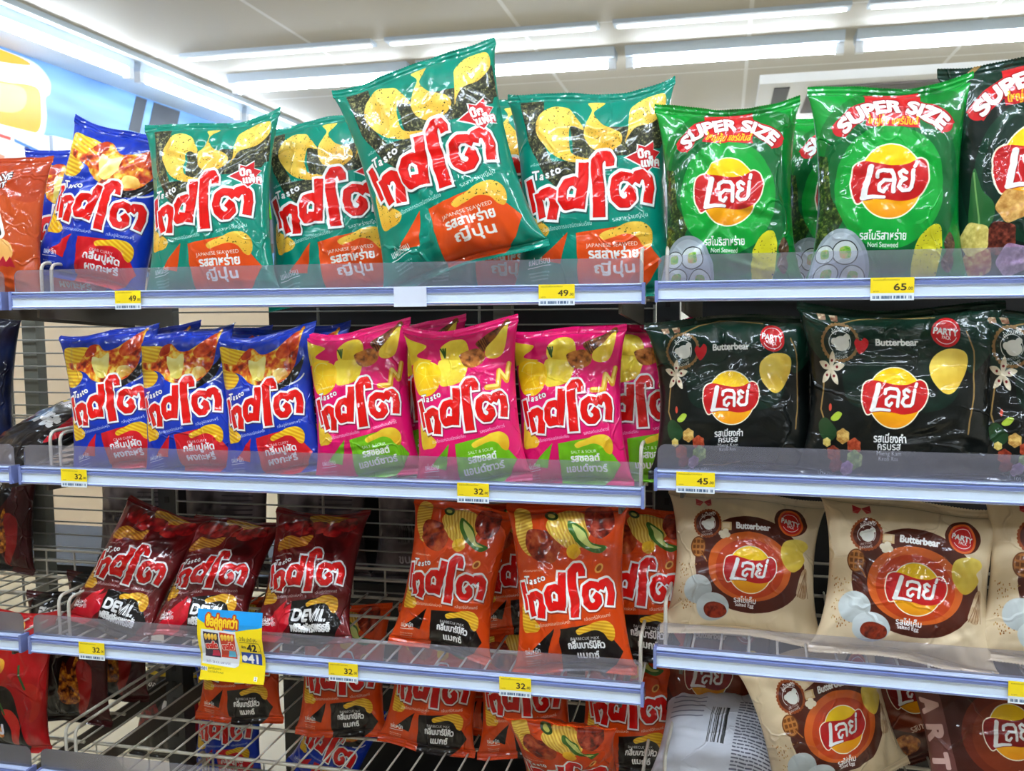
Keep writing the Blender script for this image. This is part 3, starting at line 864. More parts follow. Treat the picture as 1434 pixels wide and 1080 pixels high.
def art_flame():
    A = Art(320, 420, (64, 10, 12), 98)
    A.poly([(0.1, 0.05), (0.6, 0), (0.75, 0.3), (0.55, 0.6), (0.7, 1), (0.2, 1), (0.1, 0.5)], BLACK, True)
    A.text('ฮอลอร์', 0.40, 0.16, 0.085, WHITE, 0.05, -8, width=0.4); A.text('เตอร์', 0.44, 0.27, 0.085, WHITE, 0.05, -8, width=0.34)
    A.blob([(0.5, 0.8), (0.55, 0.5), (0.62, 0.6), (0.7, 0.45), (0.72, 0.8)], [(40, 10, 6), (160, 80, 16), (220, 150, 40)], 12)
    A.poly([(0.7, 0.5), (0.84, 0.55), (0.82, 0.8), (0.68, 0.96), (0.72, 0.75)], (150, 24, 20), True)
    A.chip([(0.62, 0.05), (0.78, 0.02), (0.86, 0.1), (0.7, 0.14)], light=(214, 160, 60), dark=(160, 90, 20))
    return A


def art_navy():
    A = Art(320, 420, (14, 24, 58), 99)
    A.blob([(0, 0), (1, 0), (1, 1), (0, 1)], [(8, 14, 36), (16, 30, 74), (20, 44, 96)], 60, False)
    A.chip([(0.2, 0.62), (0.45, 0.5), (0.62, 0.62), (0.6, 0.85), (0.3, 0.9)], light=(210, 150, 70), dark=(140, 84, 30))
    A.text('S', 0.3, 0.12, 0.1, WHITE, 0.06)
    A.stroke([(0.2, 0.5), (0.4, 0.42), (0.62, 0.46)], 0.02, (206, 210, 220))
    return A


def art_squid():
    A = Art(320, 420, (20, 16, 18), 100)
    A.poly([(0, 0.2), (1, 0.12), (1, 0.16), (0, 0.24)], (226, 190, 40)); A.text('ของแท้อร่อย', 0.45, 0.3, 0.05, WHITE, 0.02, 2, width=0.6)
    A.text('เหอะ', 0.62, 0.5, 0.16, WHITE, 0.06, -6, width=0.34)
    A.blob([(0.05, 0.45), (0.25, 0.4), (0.4, 0.6), (0.2, 0.8), (0.05, 0.7)], [(60, 10, 14), (130, 24, 30), (40, 20, 20)], 22)
    A.poly([(0.8, 0.3), (0.95, 0.5), (0.92, 0.7), (0.84, 0.5)], (190, 30, 40), True)
    return A


def art_lime():
    A = Art(240, 300, (70, 190, 20), 101)
    A.blob([(0, 0), (1, 0), (1, 1), (0, 1)], [(40, 160, 10), (96, 214, 30), (130, 226, 60)], 60, False)
    A.text('โปเต้', 0.5, 0.4, 0.16, WHITE, 0.06, width=0.6, outline=0.05, ocol=(20, 90, 20))
    return A


# ------------------------------------------------------------------ pillow bags
FIN = 0.011


def bag_field(W, H, T, seed, crumple, creases):
    """returns f(s,t,side) -> local xyz of the film; s -1..1 across, t 0..1 up, side -1 front, +1 back"""
    rg = np.random.RandomState(seed)
    hb = H - 2 * FIN
    cells = rg.rand(16, 2) * [2.0, H / W * 2.0]
    ph = rg.rand(8) * 6.28
    lines = []
    for _ in range(creases):
        c = rg.rand(2) * [1.6, 0.9] + [-0.8, 0.05]; a = rg.rand() * PI; L = 0.15 + rg.rand() * 0.4
        lines.append((c, np.array([math.cos(a), math.sin(a)]) * L, rg.rand() * 0.7 + 0.5))
    skew = (rg.rand() - 0.5) * 0.08
    ears = (rg.rand(2) * 0.045 + 0.012) * H
    bend = (rg.rand() - 0.5) * 0.10

    def th(t):
        tt = np.clip(t, 0, 1) ** 0.92
        return T * (4 * tt * (1 - tt)) ** 0.5

    def f(s, t, side):
        h = th(t)
        half = W / 2 * (1 - 0.155 * (h / T) ** 1.4)
        prof = (1 - np.abs(s) ** 2.6) ** (1 / 1.75)
        x = half * s
        y = side * h / 2 * prof
        # pleats running away from both seals
        edge = np.exp(-t / 0.10) * (1 - np.exp(-t / 0.02)) + np.exp(-(1 - t) / 0.12) * (1 - np.exp(-(1 - t) / 0.02))
        pl = (np.sin(s * 9 + ph[0]) + 0.7 * np.sin(s * 17 + ph[1] + t * 6) + 0.5 * np.sin(s * 29 + ph[2])) * edge
        d = 0.0045 * pl * (W / 0.2)
        # facets and ridges of crumpled film
        P = np.stack([(s + 1), t * H / W * 2.0], -1)
        D = np.sqrt(((P[..., None, :] - cells) ** 2).sum(-1))
        D.sort(-1)
        d = d + crumple * 0.010 * (np.clip(D[..., 1] - D[..., 0], 0, 0.35) - 0.15) * (W / 0.2)
        for c, v, am in lines:
            q = np.stack([s - c[0], (t - c[1]) * H / W * 2.0], -1)
            L = np.linalg.norm(v); u = v / L
            al = q @ u; pe = q[..., 0] * -u[1] + q[..., 1] * u[0]
            win = np.exp(-(al / L) ** 4)
            d = d + am * win * crumple * (0.0026 * np.exp(-(pe / 0.03) ** 2) - 0.0024 * np.exp(-((pe - 0.09) / 0.06) ** 2))
        y = y + side * d * np.clip(prof * 1.4, 0, 1) * np.clip(h / T * 1.5, 0, 1)
        # whole-bag bend and slight corner flare
        y = y + bend * T * np.sin(t * PI) * s
        x = x + skew * W * 0.3 * (t - 0.5) * (t > 0.5)
        z = FIN + t * hb + t ** 6 * (np.where(s < 0, ears[0], ears[1]) * np.abs(s) ** 2.6 - 0.012 * H) + 0.004 * np.sin(s * 3 + ph[3]) * (t - 0.5) ** 2 * 4 * (W / 0.2)
        return np.stack([x, y, z], -1)
    return f


def grid_faces(nu, nv, off, flip):
    F = []
    for j in range(nv - 1):
        for i in range(nu - 1):
            a = off + j * nu + i; q = (a, a + 1, a + nu + 1, a + nu)
            F.append(q[::-1] if flip else q)
    return F


def set_uv(me, uvs):
    lay = me.uv_layers.new(name='UVMap')
    vi = np.zeros(len(me.loops), np.int32); me.loops.foreach_get('vertex_index', vi)
    lay.data.foreach_set('uv', np.asarray(uvs, np.float32)[vi].ravel())


def bag_body(W, H, T, seed, crumple, creases, mats, parent, nu=59, nv=80):
    f = bag_field(W, H, T, seed, crumple, creases)
    s = -np.cos(np.linspace(0, PI, nu)); s = 0.55 * s + 0.45 * np.linspace(-1, 1, nu)
    t = np.linspace(0, 1, nv); t = 0.5 * t + 0.5 * (1 - np.cos(t * PI)) / 2
    S, Tt = np.meshgrid(s, t)
    Pf, Pb = f(S, Tt, -1), f(S, Tt, 1)
    Pb[:, 0] = Pf[:, 0]; Pb[:, -1] = Pf[:, -1]; Pb[0] = Pf[0]; Pb[-1] = Pf[-1]
    # across the print follows the film's own arc length
    seg = np.linalg.norm(np.diff(Pf, axis=1), axis=2)
    arc = np.concatenate([np.zeros((nv, 1)), np.cumsum(seg, 1)], 1); tot = arc[:, -1:]
    u = 0.5 + (arc - tot / 2) / np.maximum(tot, W * 0.98)
    v = (FIN + Tt * (H - 2 * FIN)) / H
    V = np.concatenate([Pf.reshape(-1, 3), Pb.reshape(-1, 3)])
    UV = np.concatenate([np.stack([u, v], -1).reshape(-1, 2), np.stack([1 - u, v], -1).reshape(-1, 2)])
    n = nu * nv
    Ff, Fb = grid_faces(nu, nv, 0, False), grid_faces(nu, nv, n, True)
    # weld the rims of the two sheets
    remap = np.arange(2 * n)
    idx = np.arange(n).reshape(nv, nu)
    for e in (idx[:, 0], idx[:, -1], idx[0], idx[-1]): remap[e + n] = e
    used = np.unique(remap); back = np.zeros(2 * n, int); back[used] = np.arange(len(used))
    fin_ = lambda q: tuple(int(back[remap[i]]) for i in q)
    faces, mi = [], []
    for q in Ff: faces.append(fin_(q)); mi.append(0)
    for q in Fb:
        g = fin_(q)
        g = tuple(dict.fromkeys(g))
        if len(g) >= 3: faces.append(g); mi.append(1)
    me = bpy.data.meshes.new('body')
    me.from_pydata(V[used].tolist(), [], faces)
    for m in mats: me.materials.append(m)
    me.polygons.foreach_set('material_index', mi)
    me.polygons.foreach_set('use_smooth', [True] * len(faces))
    set_uv(me, UV[used])
    me.update()
    o = bpy.data.objects.new('body', me); COL.objects.link(o); o.parent = parent
    return f


def bag_seal(f, W, H, top, tilt, mat, parent, seed, curl=0.0):
    """crimped, zigzag-cut fin beyond the filled part"""
    rg = np.random.RandomState(seed + 5)
    n = 121
    s = np.linspace(-1, 1, n)
    edge = f(s, np.full(n, 1.0 if top else 0.0), -1)
    ph = rg.rand(3) * 6.28
    hh = FIN * (1 + 0.10 * (np.arange(n) % 2) - 0.05)
    rows = []
    a = math.radians(tilt)
    sg = 1 if top else -1
    R = 5
    for k in range(R):
        q = k / (R - 1)
        rib = 0.00035 * (1 if k % 2 else -1)
        d = hh * q if k == R - 1 else np.full(n, FIN * q)
        wob = 0.0016 * np.sin(s * 7 + ph[0]) * q + 0.0010 * np.sin(s * 15 + ph[1]) * q + curl * q * np.clip(np.abs(s) - 0.6, 0, 1) * 0.02
        ang = a * q
        P = edge + np.stack([np.zeros(n), np.sin(ang) * d + rib + wob, sg * np.cos(ang) * d], -1)
        rows.append(P)
    Pf = np.array(rows); Pb = Pf + [0, 0.0009, 0]; Pf = Pf - [0, 0.0001, 0]
    V = np.concatenate([Pf.reshape(-1, 3), Pb.reshape(-1, 3)])
    u = (s + 1) / 2
    vv = np.array([((1 - FIN / H) + FIN / H * k / (R - 1)) if top else (FIN / H * (1 - k / (R - 1))) for k in range(R)])
    UVf = np.stack([np.tile(u, (R, 1)), np.tile(vv[:, None], (1, n))], -1).reshape(-1, 2)
    F = grid_faces(n, R, 0, not top) + grid_faces(n, R, n * R, top)
    N = n * R
    ring = list(range(n)) + [n * k + n - 1 for k in range(1, R)] + [n * (R - 1) + i for i in range(n - 2, -1, -1)] + [n * k for k in range(R - 2, 0, -1)]
    for i in range(len(ring)):
        a_, b_ = ring[i], ring[(i + 1) % len(ring)]
        q = (a_, a_ + N, b_ + N, b_)
        F.append(q if not top else q)
    me = bpy.data.meshes.new('top_seal' if top else 'bottom_seal')
    me.from_pydata(V.tolist(), [], F)
    me.materials.append(mat)
    set_uv(me, np.concatenate([UVf, UVf]))
    me.update()
    o = bpy.data.objects.new(me.name, me); COL.objects.link(o); o.parent = parent
    return o


# design: drawing, flat width, height, thickness, crumple, creases, roughness, metal, back colour
KINDS = {
    'salt': (art_salt, 0.158, 0.213, 0.052, 0.5, 7, 0.30, 0.0, (190, 14, 90)),
    'crab': (art_crab, 0.158, 0.213, 0.052, 0.6, 7, 0.30, 0.0, (16, 44, 150)),
    'crab_big': (art_crab, 0.215, 0.272, 0.075, 0.9, 10, 0.26, 0.0, (16, 44, 150)),
    'seaweed': (art_seaweed, 0.222, 0.270, 0.072, 0.8, 10, 0.26, 0.0, (0, 120, 100)),
    'devil': (art_devil, 0.158, 0.213, 0.052, 1.0, 12, 0.26, 0.25, (90, 12, 16)),
    'bbq': (art_bbq, 0.158, 0.213, 0.052, 0.8, 9, 0.26, 0.0, (200, 60, 10)),
    'nori': (art_nori, 0.190, 0.252, 0.07, 0.9, 12, 0.22, 0.0, (0, 120, 40)),
    'nori_dark': (lambda: art_nori(True), 0.190, 0.262, 0.07, 0.9, 12, 0.22, 0.0, (10, 50, 36)),
    'miang': (art_miang, 0.232, 0.213, 0.062, 0.6, 8, 0.24, 0.0, (12, 34, 26)),
    'egg': (art_egg, 0.232, 0.213, 0.065, 0.6, 8, 0.34, 0.0, (222, 200, 164)),
    'choco': (art_choco, 0.215, 0.213, 0.06, 0.6, 8, 0.3, 0.0, (60, 24, 18)),
    'back': (art_back, 0.19, 0.21, 0.06, 0.6, 8, 0.4, 0.0, (206, 208, 216)),
    'shaded_silver': (art_shaded_silver, 0.19, 0.21, 0.06, 0.8, 8, 0.3, 0.3, (84, 76, 80)),  # back colour darkened for shade like the print
    'wave': (art_wave, 0.17, 0.21, 0.05, 0.7, 8, 0.3, 0.0, (190, 70, 24)),
    'chili': (art_chili, 0.17, 0.22, 0.055, 0.6, 8, 0.28, 0.0, (160, 14, 18)),
    'flame': (art_flame, 0.17, 0.22, 0.055, 0.6, 8, 0.28, 0.0, (40, 8, 10)),
    'navy': (art_navy, 0.17, 0.22, 0.055, 0.6, 8, 0.28, 0.0, (14, 24, 58)),
    'squid': (art_squid, 0.17, 0.22, 0.055, 0.8, 8, 0.2, 0.0, (20, 16, 18)),
    'lime': (art_lime, 0.15, 0.17, 0.05, 1.0, 8, 0.2, 0.0, (70, 190, 20)),
}
_mats = {}


def bag_mats(kind):
    if kind not in _mats:
        k = KINDS[kind]
        key = 'crab' if kind == 'crab_big' else kind
        if key not in ART: ART[key] = k[0]().image('print_' + key)
        _mats[kind] = (film('film_' + kind, ART[key], k[6], k[7]), film('film_back_' + kind, k[8], k[6], k[7]))
    return _mats[kind]


def bag(kind, base, up, yaw, scale=1.0, seed=1, label='', group=None, tilt=8.0, name='snack_bag', cat='snack bag', curl=0.0):
    """a filled bag standing on `base` with its long axis along `up`, its face turned by `yaw` degrees"""
    k = KINDS[kind]
    W, H, T = k[1] * scale, k[2] * scale, k[3] * scale
    root = thing(name, label, cat, group=group)
    z = Vector(up).normalized()
    a = math.radians(yaw)
    x = Vector((math.cos(a), math.sin(a), 0))
    x = (x - z * x.dot(z)).normalized()
    y = z.cross(x)
    root.matrix_world = Matrix(((x.x, y.x, z.x, base[0]), (x.y, y.y, z.y, base[1]), (x.z, y.z, z.z, base[2]), (0, 0, 0, 1)))
    mats = bag_mats(kind)
    f = bag_body(W, H, T, seed, k[4], k[5], mats, root)
    bag_seal(f, W, H, True, tilt, mats[0], root, seed, curl)
    bag_seal(f, W, H, False, -14, mats[0], root, seed + 3)
    return root


# ------------------------------------------------------------------ room shell
CEIL = 2.98
M_wall = plain('wall_paint', (226, 222, 212), 0.7, var=0.03)
M_cream = plain('cream_wall', (222, 200, 172), 0.6, var=0.05, scale=3)
M_floor = plain('floor_tile', (212, 198, 168), 0.35, var=0.05, scale=2)
M_white = plain('white_enamel', (228, 230, 232), 0.35, var=0.02)
M_metalwhite = plain('white_metal', (196, 210, 224), 0.55, var=0.02)
M_tube = glow('tube_glow', (236, 246, 255), TUBE_POWER)
M_dark = plain('dark_steel', (30, 30, 32), 0.5, var=0.1)
M_black = plain('black_plastic', (16, 16, 18), 0.5)


def ceiling_mat():
    m, N, L, b = new_mat('ceiling_tiles')
    tc = N.new('ShaderNodeTexCoord')
    mp = N.new('ShaderNodeMapping'); mp.inputs['Location'].default_value = (0.09, -0.25, 0)
    L.new(tc.outputs['Object'], mp.inputs[0])
    br = N.new('ShaderNodeTexBrick'); br.offset = 0.0; br.squash = 1.0
    br.inputs['Scale'].default_value = 1.0; br.inputs['Brick Width'].default_value = 1.2; br.inputs['Row Height'].default_value = 1.2
    br.inputs['Mortar Size'].default_value = 0.012; br.inputs['Mortar Smooth'].default_value = 0.1
    br.inputs['Color1'].default_value = lin((194, 190, 180)); br.inputs['Color2'].default_value = lin((198, 194, 184)); br.inputs['Mortar'].default_value = lin((228, 228, 226))
    L.new(mp.outputs[0], br.inputs[0]); L.new(br.outputs['Color'], b.inputs['Base Color'])
    b.inputs['Roughness'].default_value = 0.6
    return m


def slab(name, lo, hi, mat):
    return tag(MB().box(lo, hi).build(name, mat), None, None, kind='structure')


X0, X1, Y0, Y1 = -2.95, 5.2, -5.2, 8.2
slab('floor', (X0 - .1, Y0 - .1, -0.1), (X1 + .1, Y1 + .1, 0), M_floor)
slab('ceiling', (X0 - .1, Y0 - .1, CEIL), (X1 + .1, Y1 + .1, CEIL + 0.1), ceiling_mat())
slab('wall_left', (X0 - .1, Y0 - .1, 0), (X0, Y1 + .1, CEIL), M_cream)
slab('wall_right', (X1, Y0 - .1, 0), (X1 + .1, Y1 + .1, CEIL), M_wall)
slab('wall_back', (X0, Y1, 0), (X1, Y1 + .1, CEIL), M_wall)
slab('wall_front', (X0, Y0 - .1, 0), (X1, Y0, CEIL), plain('shelf_wall_paint', (128, 120, 112), 0.7))


def mural_mat():
    m, N, L, b = new_mat('mural_print')
    tc = N.new('ShaderNodeTexCoord'); sp = N.new('ShaderNodeSeparateXYZ'); L.new(tc.outputs['Object'], sp.inputs[0])
    nz = N.new('ShaderNodeTexNoise'); nz.inputs['Scale'].default_value = 1.4; nz.inputs['Detail'].default_value = 2
    mp = N.new('ShaderNodeMapping'); mp.inputs['Scale'].default_value = (1, 0.5, 3.0); L.new(tc.outputs['Object'], mp.inputs[0]); L.new(mp.outputs[0], nz.inputs[0])
    cr = N.new('ShaderNodeValToRGB')
    cr.color_ramp.elements[0].position = 0.36; cr.color_ramp.elements[0].color = lin((52, 100, 164))
    cr.color_ramp.elements[1].position = 0.64; cr.color_ramp.elements[1].color = lin((120, 170, 220))
    L.new(nz.outputs['Fac'], cr.inputs[0]); L.new(cr.outputs[0], b.inputs['Base Color']); b.inputs['Roughness'].default_value = 0.4
    return m


# printed mural panel along the left wall: a band of blue with a cup of orange drink and dark posts
mural = thing('wall_mural', 'long blue printed panel high on the left wall showing a glass of orange drink', 'wall panel', (X0, 4.0, 2.0))
MB().box((0.0, -2.4, -0.28), (0.03, 4.1, 0.955)).build('panel', mural_mat(), mural)
M_cup = plain('cup_print', (190, 204, 236), 0.4, var=0.03)
M_juice = plain('juice_print', (246, 156, 24), 0.35, var=0.18, scale=4)
M_pale = plain('pale_juice_print', (252, 204, 110), 0.35, var=0.06, scale=4)


def flat_shape(pts, x0, x1):
    mb = MB(); n = len(pts)
    mb.add([(x1, y, z) for y, z in pts] + [(x0, y, z) for y, z in pts], [tuple(range(n)), tuple(range(2 * n - 1, n - 1, -1))] + [(i, i + n, (i + 1) % n + n, (i + 1) % n) for i in range(n)])
    return mb


# ------------------------------------------------------------------ fluorescent battens
def batten(loc, along_y, length, label, group, wide=0.09, offs=(0.0,)):
    t = thing('fluorescent_light', label, 'ceiling light', loc, group, rz=PI / 2 if along_y else 0)
    h = length / 2
    MB().prism([(-wide, 0), (wide, 0), (wide * 0.7, -0.05), (-wide * 0.7, -0.05)], -h, h).build('housing', M_metalwhite, t)
    for oy in offs:
        MB().tube([(-h + 0.045, oy, -0.085), (h - 0.045, oy, -0.085)], 0.016, 12).build('tube', M_tube, t)
        for s in (-1, 1):
            MB().box((s * h - (0.045 if s > 0 else 0), oy - 0.02, -0.11), (s * h + (0.045 if s < 0 else 0), oy + 0.02, -0.045)).build('end_holder', M_white, t)
    return t


for i in range(6):
    batten((-1.50 + 1.26 * i, 4.40, CEIL), False, 1.2, ('bright tube light of the row across the ceiling, %s from the left wall' % ('nearest', 'second', 'third', 'fourth', 'fifth', 'sixth')[i]), 'tube lights across the ceiling')
for i in range(5):
    batten((0.10 + 1.26 * i, 7.1, CEIL), False, 1.2, ('tube light of the far row beyond the air conditioner, number %d from its left end' % (i + 1)), 'tube lights of the far row')
M_tube_thin = glow('thin_tube_glow', (236, 244, 250), 6.0)
for i in range(6):
    t = thing('strip_light', 'thin strip light above the tube row across the ceiling, %s from the left wall' % ('nearest', 'second', 'third', 'fourth', 'fifth', 'sixth')[i], 'ceiling light', (-1.52 + 1.26 * i, 3.86, CEIL), 'thin strip lights on the ceiling')
    MB().box((-0.59, -0.05, -0.02), (0.59, 0.05, 0)).build('housing', M_metalwhite, t)
    MB().box((-0.57, 0.0, -0.03), (0.57, 0.02, -0.02)).build('diffuser', M_tube_thin, t)

# soffit with its own row of tubes down the left wall
so = thing('light_cove', 'white light trough running along the top of the left wall', 'light trough', (X0, 4.0, CEIL))
MB().prism_y([(0.0, 0), (0.62, 0), (0.62, -0.03), (0.60, -0.03), (0.59, -0.016), (0.0, -0.025)], -3.2, 4.1).build('trough', M_metalwhite, so)
for i in range(5):
    batten((X0 + 0.51, 1.96 + 1.26 * i, CEIL - 0.016), True, 1.2, ('tube light along the left wall, %s in the row' % ('nearest', 'second', 'third', 'fourth', 'farthest')[i]), 'tube lights along the left wall', wide=0.03)
# unseen tube rows assumed over the near aisle, first one twinned to brighten bag fronts
for yy, offs_ in ((-0.85, (-0.07, 0.07)), (-3.3, (0.0,))):
    for i in range(5):
        batten((-1.2 + 1.26 * i, yy, CEIL), False, 1.2, 'twin tube light over the aisle in front of the shelves, outside the photo' if yy > -2 else 'single tube light behind the aisle, outside the photo', 'tube lights over the aisle', wide=0.13, offs=offs_)

# ceiling cassette
ac = thing('ceiling_air_conditioner', 'white ceiling cassette unit with dark slatted grille above the green bags', 'air conditioner', (1.95, 5.85, CEIL))
MB().prism([(-0.62, 0), (0.62, 0), (0.58, -0.05), (-0.58, -0.05)], -0.75, 0.75).build('housing', M_white, ac)
g = MB()
for k in range(16): g.box((-0.42, -0.42 + 0.053 * k, -0.062), (0.42, -0.42 + 0.053 * k + 0.036, -0.05))
g.build('grille', plain('grille_grey', (92, 84, 80), 0.5), ac)
for s in (-1, 1):
    MB().box((s * 0.60 - 0.05, -0.45, -0.056), (s * 0.60 + 0.05, 0.45, -0.05)).build('vent', M_dark, ac)


# ------------------------------------------------------------------ gondola: posts, wire grids, shelves
M_rail = plain('rail_plastic', (190, 206, 244), 0.22, var=0.02, coat=0.5)
M_rail_dark = plain('rail_groove', (118, 132, 190), 0.25, var=0.04, coat=0.4)
M_rail_light = plain('rail_face', (216, 232, 252), 0.16, var=0.02, coat=0.6)
M_wire = plain('wire_coating', (196, 190, 176), 0.35, var=0.04)
M_guard = acrylic('guard_acrylic', (0.90, 0.90, 0.95, 1), 0.16)
M_post = plain('post_paint', (44, 46, 48), 0.45, var=0.06)
M_beam = plain('bracket_paint', (84, 78, 68), 0.5, var=0.06)
DEPTH = 0.33
RAIL_H = 0.0247
RY = -0.0426


def shelf(x0, length, z, rz, label, group, DEPTH=DEPTH, fences=(2, 1)):
    t = thing('wire_shelf', label, 'shelf', (x0, 0, z), group, rz=rz)
    L_ = length
    # price rail: grooved plastic profile
    prof = [(0.010, 0.0), (-0.004, 0.0), (-0.0065, 0.0016), (-0.0068, 0.0034), (-0.0045, 0.0046), (-0.0040, 0.0150), (-0.0062, 0.0166), (-0.0066, 0.0200), (-0.0030, 0.0214), (-0.0030, 0.0226), (-0.0056, 0.0232), (-0.0050, 0.0247), (0.010, 0.0247)]
    mis = [0, 0, 1, 0, 2, 0, 1, 1, 0, 0, 0, 0, 0]
    r = MB().prism(prof, 0.004, L_ - 0.004, 0, mis).build('price_rail', [M_rail, M_rail_dark, M_rail_light], t)
    for a, b in ((0.0, 0.004), (L_ - 0.004, L_)): MB().box((a, -0.0072, -0.0006), (b, 0.0105, 0.0255)).build('end_cap', M_rail_dark, r)
    # clear guard with rounded upper corners
    hgt, rr = 0.056, 0.010
    pts = [(0.003, 0.0247), (L_ - 0.003, 0.0247)] + [(L_ - 0.003 - rr + rr * math.cos(a), hgt - rr + rr * math.sin(a)) for a in np.linspace(0, PI / 2, 6)] + [(0.003 + rr - rr * math.sin(a), hgt - rr + rr * math.cos(a)) for a in np.linspace(0, PI / 2, 6)]
    mb = MB(); n = len(pts)
    mb.add([(x, 0.0025, zz) for x, zz in pts] + [(x, 0.0042, zz) for x, zz in pts], [tuple(range(n)), tuple(range(2 * n - 1, n - 1, -1))] + [(i, i + n, (i + 1) % n + n, (i + 1) % n) for i in range(n)])
    mb.build('front_guard', M_guard, t)
    # wire deck
    d = MB(); zd = 0.0095
    nw = int(round(L_ / 0.036))
    for i in range(nw + 1):
        x = 0.008 + (L_ - 0.016) * i / nw
        d.tube([(x, 0.012, zd), (x, DEPTH, zd)], 0.0017, 6)
    for y, rr in ((0.022, 0.0028), (0.125, 0.0026), (0.23, 0.0026), (DEPTH - 0.006, 0.0028)):
        d.tube([(0.006, y, zd - 0.0042), (L_ - 0.006, y, zd - 0.0042)], rr, 6)
    d.build('wire_deck', M_wire, t)
    for k, s in ((0, 1), (1, -1)):
        if not fences[k]: continue
        f = MB(); xe = 0.009 if k == 0 else L_ - 0.009
        for off, top in ((0, 0.069), (0.017, 0.067))[:fences[k]]:
            x = xe + s * off
            f.tube(rounded_path([(x, 0.05, 0.006), (x, 0.05, top), (x, DEPTH - 0.012, top), (x, DEPTH - 0.012, 0.006)], 0.014), 0.0025, 8)
        f.build('side_fence', M_wire, t)
    b = MB()
    b.tube([(0.008, DEPTH - 0.006, 0.036), (L_ - 0.008, DEPTH - 0.006, 0.036)], 0.0022, 6); b.tube([(0.008, DEPTH - 0.006, 0.056), (L_ - 0.008, DEPTH - 0.006, 0.056)], 0.0024, 6)
    for i in range(int(L_ / 0.06) + 1): b.tube([(0.012 + i * 0.06, DEPTH - 0.006, 0.008), (0.012 + i * 0.06, DEPTH - 0.006, 0.056)], 0.0018, 6)
    b.build('rear_fence', M_wire, t)
    for x in (0.030, L_ - 0.034):
        MB().add([(x, 0.012, -0.012), (x, 0.012, 0.003), (x, DEPTH + 0.01, 0.003), (x, DEPTH + 0.01, -0.035), (x + 0.004, 0.012, -0.012), (x + 0.004, 0.012, 0.003), (x + 0.004, DEPTH + 0.01, 0.003), (x + 0.004, DEPTH + 0.01, -0.035)],
                 [(0, 1, 2, 3), (7, 6, 5, 4), (0, 4, 5, 1), (1, 5, 6, 2), (2, 6, 7, 3), (3, 7, 4, 0)]).build('bracket', M_beam, t)
    return t


ORD = ('top', 'second', 'third', 'fourth', 'fifth')
for z, w in zip((1.5012, 1.2496, 0.9969, 0.791, 0.57), ORD):
    shelf(0.0, 0.90, z, 0, 'middle bay %s wire shelf with price rail and clear guard' % w, 'wire shelves of the middle bay', 0.44 if z < 0.8 else 0.33)
    shelf(-0.912, 0.90, z, 0, 'left bay %s wire shelf, only its right end in view' % w, 'wire shelves of the left bay', 0.44 if z < 0.8 else 0.33, (1, 0))
for z, w in zip((1.5032, 1.2729, 1.0482, 0.838), ORD):
    shelf(0.912, 0.90, z, RY, 'right bay %s wire shelf with price rail and clear guard' % w, 'wire shelves of the right bay', 0.33, (1, 1))

for x, lab in ((-0.006, 'dark slotted upright post between the left and middle bays'), (0.906, 'dark slotted upright post between the middle and right bays')):
    p = thing('upright_post', lab, 'post', (x, DEPTH + 0.03, 0), 'upright posts of the shelving')
    MB().box((-0.018, 0.0, 0), (0.018, 0.035, 1.60)).build('post', M_post, p)
    s_ = MB()
    for k in range(46): s_.box((-0.004, -0.0015, 0.12 + k * 0.032), (0.004, 0.0, 0.132 + k * 0.032))
    s_.build('slot_row', M_black, p)
    MB().box((-0.02, -0.28, 0), (0.02, 0.0, 0.09)).build('foot', M_post, p)

M_grid = plain('grid_wire', (150, 150, 144), 0.4, var=0.05)
for xa, xb, z0, z1, lab in ((-0.90, -0.03, 0.93, 1.50, 'bare wire grid back of the left bay with bright wall behind it'), (0.02, 0.885, 0.93, 1.50, 'wire grid back of the middle bay behind the bags')):
    gpan = thing('wire_grid', lab, 'wire grid', (xa, DEPTH + 0.02, 0), 'wire grid backs')
    w = xb - xa
    g = MB()
    n_ = int((z1 - z0) / 0.0245)
    for k in range(n_ + 1): g.tube([(0, 0, z0 + k * 0.0245), (w, 0, z0 + k * 0.0245)], 0.0016, 6)
    g.build('cross_wires', M_grid, gpan)
    for k in range(4): MB().tube([(w * k / 3, 0.003, z0), (w * k / 3, 0.003, z1)], 0.0024, 6).build('stay', M_grid, gpan)
    MB().box((w - 0.265, 0.006, z0), (w - 0.235, 0.03, z1)).build('stile', plain('stile_paint', (120, 122, 112), 0.5), gpan)

pnl = tag(MB().box((0.20, 0.382, 1.215), (0.885, 0.39, 1.515)).build('shade_sheet', M_dark), 'added dark sheet standing in for the shade behind the pink bags', 'shade sheet', 'added shade sheets')  # added dark sheet in place of shade, keeps the bright wall from showing through
pnl = tag(MB().box((0.94, 0.352, 0.5), (1.82, 0.36, 1.56)).build('shade_sheet', M_dark), 'added dark sheet standing in for the shade behind the right bay', 'shade sheet', 'added shade sheets')  # another added sheet, its dark colour stands for the shade at the back
base = thing('added_dark_base', 'added dark base keeping the bright floor from showing under the middle and right bays', 'added base', (0.05, 0.03, 0))  # added base, dark so the lit floor stays hidden under the shelves
MB().box((0, 0, 0), (1.75, 0.03, 0.40)).build('floor_screen', M_dark, base)
MB().box((0, 0.0, 0.40), (1.75, 0.30, 0.42)).build('deck', M_dark, base)
M_rb = plain('rear_board', (128, 124, 128), 0.5)
opp = thing('rear_shelf', 'far side gondola shelving holding the silver packets, with dark boards added for shade', 'shelf', (-0.9, 0.42, 0))
MB().box((0, 0, 0.975), (1.79, 0.30, 0.995)).build('board', M_dark, opp)
MB().box((0.55, 0, 1.25), (1.79, 0.30, 1.265)).build('board', M_dark, opp)  # added so that its shade falls on the packets below
MB().box((0.93, 0.05, 1.62), (2.7, 0.36, 1.665)).build('board', M_rb, opp)
